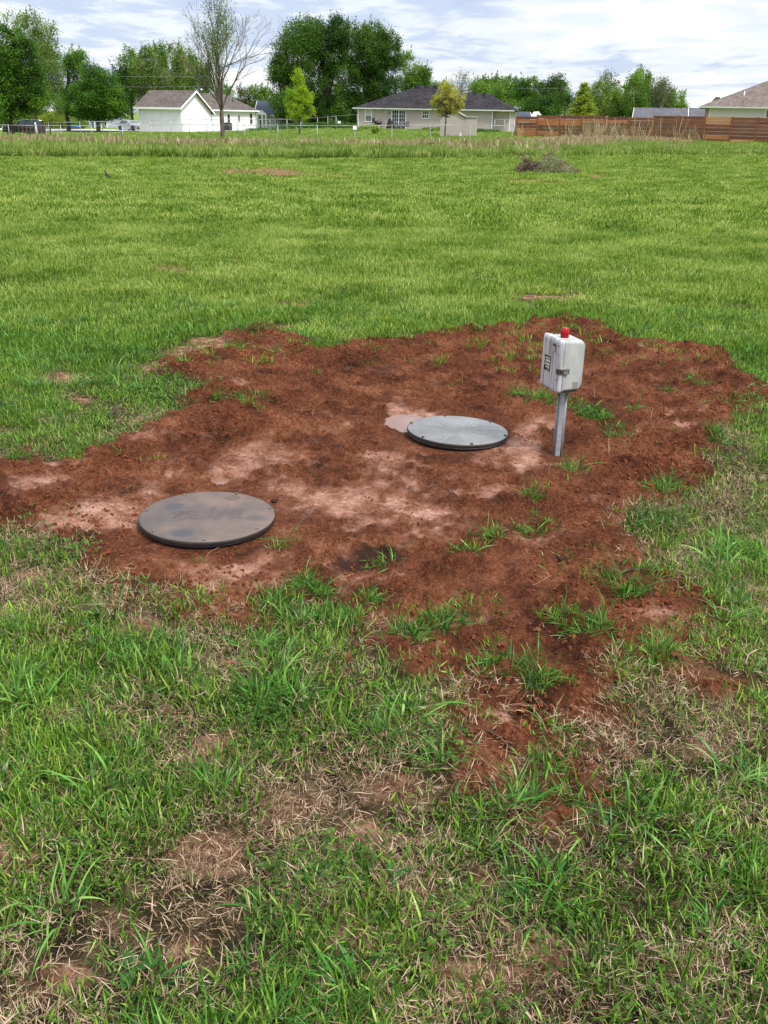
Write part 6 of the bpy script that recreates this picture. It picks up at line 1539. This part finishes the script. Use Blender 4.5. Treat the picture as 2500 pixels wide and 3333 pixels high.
BIG = [(945,[(955,190,62,95),(930,290,58,85),(985,125,48,48),(945,355,60,50),(900,215,26,40)],'left one of the great dark trees, its trunk beside the white fence corner'),
       (1060,[(1065,160,70,90),(1050,260,75,95),(1100,115,50,48),(1020,110,40,40),(1060,355,75,50)],'middle one of the great dark trees, the tallest and densest'),
       (1195,[(1190,190,75,85),(1215,140,55,55),(1180,290,75,90),(1150,355,65,50),(1245,260,55,75),(1265,170,48,60)],'right one of the great dark trees, behind the beige house roof')]
for k, (a, es, lb) in enumerate(BIG): crown_tree('great_tree', lb, a, 420, 156+4*k, es, Lf_dark if k != 0 else leafmat('deep green leaves', [(0.018,0.050,0.009), (0.040,0.100,0.015), (0.080,0.165,0.022), (0.13,0.23,0.035)], .22, .15, .45, wn=.25), seed=60+k, trunk=.42, clump=1.0, leaf=.30, bark=M_barkd, shoots=46, dens=1.15, group='great dark trees between the houses', stretch=1.2)
crown_tree('bushy_tree', 'bright bushy tree rising left of the beige ridge', 1335, 400, 172, [(1325,235,34,60),(1370,255,28,34),(1345,280,45,35),(1382,245,12,18)], Lf_mid, seed=70, trunk=.3, clump=1.0, leaf=.32, shoots=18)
crown_tree('bushy_tree', 'low green tree behind the right part of the beige roof', 1440, 400, 176, [(1410,292,30,18),(1445,300,40,26),(1570,300,45,30)], Lf_mid, seed=71, trunk=.25, clump=.9, leaf=.3, shoots=14)
crown_tree('young_tree', 'bright lime green young tree in front of the great dark trees', 975, 442, 108, [(975,262,18,36),(977,315,38,38),(975,350,44,34),(975,380,36,12),(1003,335,26,30),(948,345,24,30)], Lf_lime, seed=80, trunk=.09, clump=.42, leaf=.19, dens=.6, hollow=.1, nl=4, shoots=40)
crown_tree('young_tree', 'golden leaved young tree standing in front of the shed', 1447, 447, 94, [(1458,320,38,34),(1455,295,30,22),(1430,350,24,22),(1480,352,26,22),(1418,325,16,20),(1498,330,14,18)], Lf_gold, seed=81, trunk=.075, clump=.40, leaf=.15, dens=.55, hollow=.1, nl=6, shoots=30, lean=.02)
EDGE = [(1585,315,45,40,Lf_mid,'light green round tree just right of the beige roof',165),(1635,330,45,45,Lf_mid,'light green leaning tree above the small blue roof',158),(1600,285,46,30,Lf_maple,'dense dark tree behind the light green trees',190),(1665,290,46,32,Lf_maple,'dense tree with an even top in the right tree row',192),
        (1725,305,48,46,Lf_maple,'dark green tree above the left end of the wooden fence',185),(1795,305,46,50,Lf_dark,'blackish green tree left of the yellow conifer',180),(1760,350,60,34,Lf_dark,'dark tree low behind the wooden fence',176),(1835,300,24,32,Lf_maple,'narrow tree half hidden by the yellow conifer',188)]
for k, (a, b, rx, ry, lm, lb, Y) in enumerate(EDGE): crown_tree('leafy_tree', lb, a, 410, Y, [(a,b,rx,ry),(a+8,b+ry*.8,rx*.95,ry*.7)], lm, seed=90+k, trunk=.26, clump=1.0, leaf=.33, shoots=18, group='tree row beyond the wooden fence', dens=1.1)
E2 = [(1945,320,40,48,Lf_olive,'olive scrubby tree right of the yellow conifer',150),(2005,340,44,42,Lf_mid,'low green tree in the middle of the fence line',152),(2062,310,42,60,Lf_mid,'tall bright green tree leaning right above the fence',148),(2110,335,36,36,Lf_dark,'dark low tree left of the grey roof',160),(2085,265,30,28,Lf_mid,'feathery top tree behind the tall bright one',158),(2195,330,40,26,Lf_mid,'small rounded bright tree behind the grey roof',168)]
for k, (a, b, rx, ry, lm, lb, Y) in enumerate(E2): crown_tree('leafy_tree', lb, a, 410, Y, [(a,b,rx,ry),(a+6,b+ry*.7,rx*.95,ry*.6)], lm, seed=110+k, trunk=.22, clump=.85, leaf=.28, shoots=36, group='tree row beyond the wooden fence', dens=.85, hollow=.2, stretch=1.2)
# tiered yellow-green tree
def tiered(px, Y, py_top, py_bot, rmax_px, label):
    g_ = np.random.default_rng(5); x = GX(px, Y, 0); z0 = gz(x, Y); root = empty('tiered_tree', (x, Y, z0), 0, label, 'tree')
    k = (Y*cp+CAM_H*sp_)/F_PX; zt = ZY(px, py_top, Y)-z0; zb = ZY(px, py_bot, Y)-z0; rm = rmax_px*k
    S = [[0, 0, -.2, 0, 0, zt*.5, .16, .10], [0, 0, zt*.5, 0, 0, zt, .10, .02]]; P = []; c = []
    for i in range(210):
        f = g_.random()**.8; z = zt-(zt-zb)*f; r = rm*(f**.75)*(.7+.45*g_.random())+.15; a = g_.random()*6.28; drop = .10*r
        e = np.array([r*math.cos(a), r*math.sin(a), z-drop+.15*g_.random()]); S.append([0, 0, z, *e, .03, .008]); n = int(60*r/rm)+16; t = g_.random(n)**.7
        P.append(np.array([0, 0, z])[None]*(1-t)[:, None]+e[None]*t[:, None]+g_.normal(0, [.16, .16, .07], (n, 3))); c += [g_.random()]*n
    tubes_mesh(S, 'trunk', M_bark, root); P = np.concatenate(P); V, Q = leafquads(P, .17, g_)
    np_mesh('crown', V, Q, Lf_ygr, root, {'r': np.repeat(np.clip(np.array(c)*.6+.4*g_.random(len(c)), 0, 1), 4)})
tiered(1888, 125, 272, 382, 50, 'yellow green tree with tiered branches rising behind the wooden fence')
# sparse and bare trees
def twiggy(name, label, px, Y, H, r, depth, L0, spread, nb, leaves, lm, seed, bark, first=.2, lsize=.12, up=.12, n0=6, bias=None, sp0=.55, leafr=.25, zlo=0, wspread=1.0):
    g_ = np.random.default_rng(seed); x = GX(px, Y, -.3); z0 = gz(x, Y); root = empty(name, (x, Y, z0), 0, label, 'tree')
    S = []; tips = []; th = H*first; q = np.zeros(3); S.append([0, 0, -.3, 0, 0, .08, r*1.35, r*1.08])
    for i in range(5):
        q2 = np.array([g_.normal(0, r*.12), g_.normal(0, r*.12), th*(i+1)/5]); S.append([*q, *q2, r*(1.08-.05*i), r*(1.08-.05*(i+1))]); q = q2
    for i in range(n0):
        a = 2*np.pi*i/n0+g_.normal(0, .25); s = sp0*(.35+.9*g_.random()); d = unit(np.array([math.cos(a)*s, math.sin(a)*s*wspread, 1.])); st = q*(.72+.28*g_.random())
        grow(S, tips, g_, st, d, L0*(.85+.3*g_.random()), r*(.42+.25*g_.random()), depth, spread, nb, up)
    S = np.array(S); sc_z = H/max(S[:, 5].max(), .1); S[:, 2] *= sc_z; S[:, 5] *= sc_z
    S[:, 6:8] = np.maximum(S[:, 6:8], .0065)
    tubes_mesh(S, 'trunk', bark, root, 5)
    t = np.array(tips)[:, :3]; t[:, 2] *= sc_z
    w = np.ones(len(t)) if bias is None else bias(t)
    pick = g_.choice(len(t), leaves, p=w/w.sum()); P = t[pick]+g_.normal(0, leafr, (leaves, 3)); V, Q = leafquads(P, lsize, g_)
    np_mesh('leaves', V, Q, lm, root, {'r': np.repeat(g_.random(leaves), 4)})
Lf_bare = leafmat('young elm leaves', [(0.035,0.065,0.016), (0.07,0.125,0.024), (0.13,0.21,0.035), (0.22,0.30,0.06)], .3, .3, .6, wn=.3)
twiggy('bare_tree', 'tall vase shaped tree, mostly bare, standing in front of the white house', 725, 89, 12.6, .19, 5, 2.2, .25, 2, 5600, Lf_bare, 5, M_bark, first=.20, lsize=.13, n0=8, up=.045, sp0=.50,
    bias=lambda t: np.exp(-((t[:, 0]-.1)/1.0)**2)*1.0+.10*np.exp(-((t[:, 0]+2.3)/1.0)**2)+.012)
twiggy('bare_tree', 'small half leafed tree rising behind the beige roof', 1505, 165, 8.6, .14, 4, 1.6, .42, 2, 1500, Lf_sparse, 6, M_bark, first=.28, lsize=.17, n0=6, sp0=.8)
twiggy('bare_tree', 'sparse dark tree rising right of the yellow conifer', 1962, 158, 8.8, .16, 4, 1.6, .36, 2, 2600, Lf_sparse, 7, M_barkd, first=.25, lsize=.22, n0=6, sp0=.6)
twiggy('bare_tree', 'sparse tree with open twigs above the grey roof', 2150, 160, 7.6, .15, 4, 1.5, .40, 2, 2200, Lf_sparse, 8, M_barkd, first=.25, lsize=.22, n0=7, sp0=.9)
twiggy('bare_tree', 'thin twiggy tree beside the tall bright green tree', 2122, 156, 7.9, .13, 4, 1.5, .36, 2, 1500, Lf_sparse, 9, M_bark, first=.28, lsize=.2, n0=6, sp0=.7)
# shrub beds and far tree line so no gap shows bare ground
def shrub(px, Y, w, h, lm, label, seed, leaf=.16):
    g_ = np.random.default_rng(seed); x = GX(px, Y, -.3); root = empty('shrub', (x, Y, gz(x, Y)), 0, label, 'shrub', 'shrubs along the yards')
    n = int(520*w*h/leaf*.22)+150; u = g_.normal(size=(n, 3)); u /= np.linalg.norm(u, axis=1, keepdims=True); rr = g_.random(n)**.4
    P = u*rr[:, None]*np.array([w/2, w*.35, h/2])*(1+.25*(fbm(u[:, 0]*3+seed, u[:, 2]*3, 1, 3)[:, None]-.5)); P[:, 2] = np.abs(P[:, 2]+h/2)
    V, Q = leafquads(P, leaf, g_); np_mesh('foliage', V, Q, lm, root, {'r': np.repeat(g_.random(n), 4)})
    S = [[0, 0, -.05, g_.normal(0, w*.2), 0, h*.6, .03, .01] for _ in range(5)]; tubes_mesh(S, 'stem', M_bark, root)
shrub(1195, 123, 2.6, .45, Lf_mid, 'low shrubs left of the patio', 1); shrub(1420, 123, 4.2, .5, Lf_mid, 'low shrubs under the kitchen window of the beige house', 2); shrub(1562, 121, 5.0, .45, Lf_maple, 'low shrubs under the right part of the beige house', 3)
shrub(1222, 100, .9, 1.0, Lf_lime, 'single yellowish weed clump standing in the near yard', 4); shrub(195, 160, 7, 2.6, Lf_ygr, 'yellow green bush beyond the road, left of the second trunk', 5); shrub(250, 158, 4, 1.6, Lf_mid, 'small bush beyond the road, right of the second trunk', 6)
shrub(1748, 62, .7, .5, Lf_mid, 'small green weed mound in the tall grass near the fence end', 7, .08); shrub(925, 55, .55, .42, Lf_dark, 'dark green weed mound in the middle of the tall grass', 8, .08)
shrub(60, 170, 12, 3.4, Lf_mid, 'wide bush behind the black car', 9, .22); shrub(-10, 150, 6, 2.6, Lf_mid, 'bush at the left edge behind the black car', 10, .2)
shrub(860, 128, 5, .5, Lf_maple, 'low weeds along the fence by the porch house', 11); shrub(1000, 140, 9, 1.1, Lf_dark, 'dark undergrowth beneath the great dark trees', 12, .2); shrub(1090, 142, 9, 1.1, Lf_dark, 'dark undergrowth beneath the middle great tree', 13, .2)
FAR = [(96,8,'distant tree in the gap above the pale outbuilding'),(215,9,'distant tree between the second and third trunks at the left'),(372,9,'distant tree behind the silver car'),(862,10,'distant tree above the blue grey porch roof'),(1478,7,'distant tree above the beige house roof behind the golden tree'),(1880,7,'distant tree behind the yellow tiered tree'),(1990,7,'distant dark tree closing the gap right of the tiered tree'),(2085,6,'distant dark tree behind the left end of the long grey roof'),(2185,5,'distant low tree behind the middle of the long grey roof')]
for k, (a, hh, lb) in enumerate(FAR):
    Y = 235+14*(k % 3); kk = (Y*cp+.66)/F_PX; hp = hh/kk*.55; cy = 372-hp*.45
    crown_tree('distant_tree', lb, a, 400, Y, [(a,cy,42,hp*.6),(a+22,cy+8,34,hp*.5)], Lf_dark if k % 2 else Lf_maple, seed=200+k, trunk=.3, clump=1.6, leaf=.5, group='distant trees closing the far row', dens=.8)
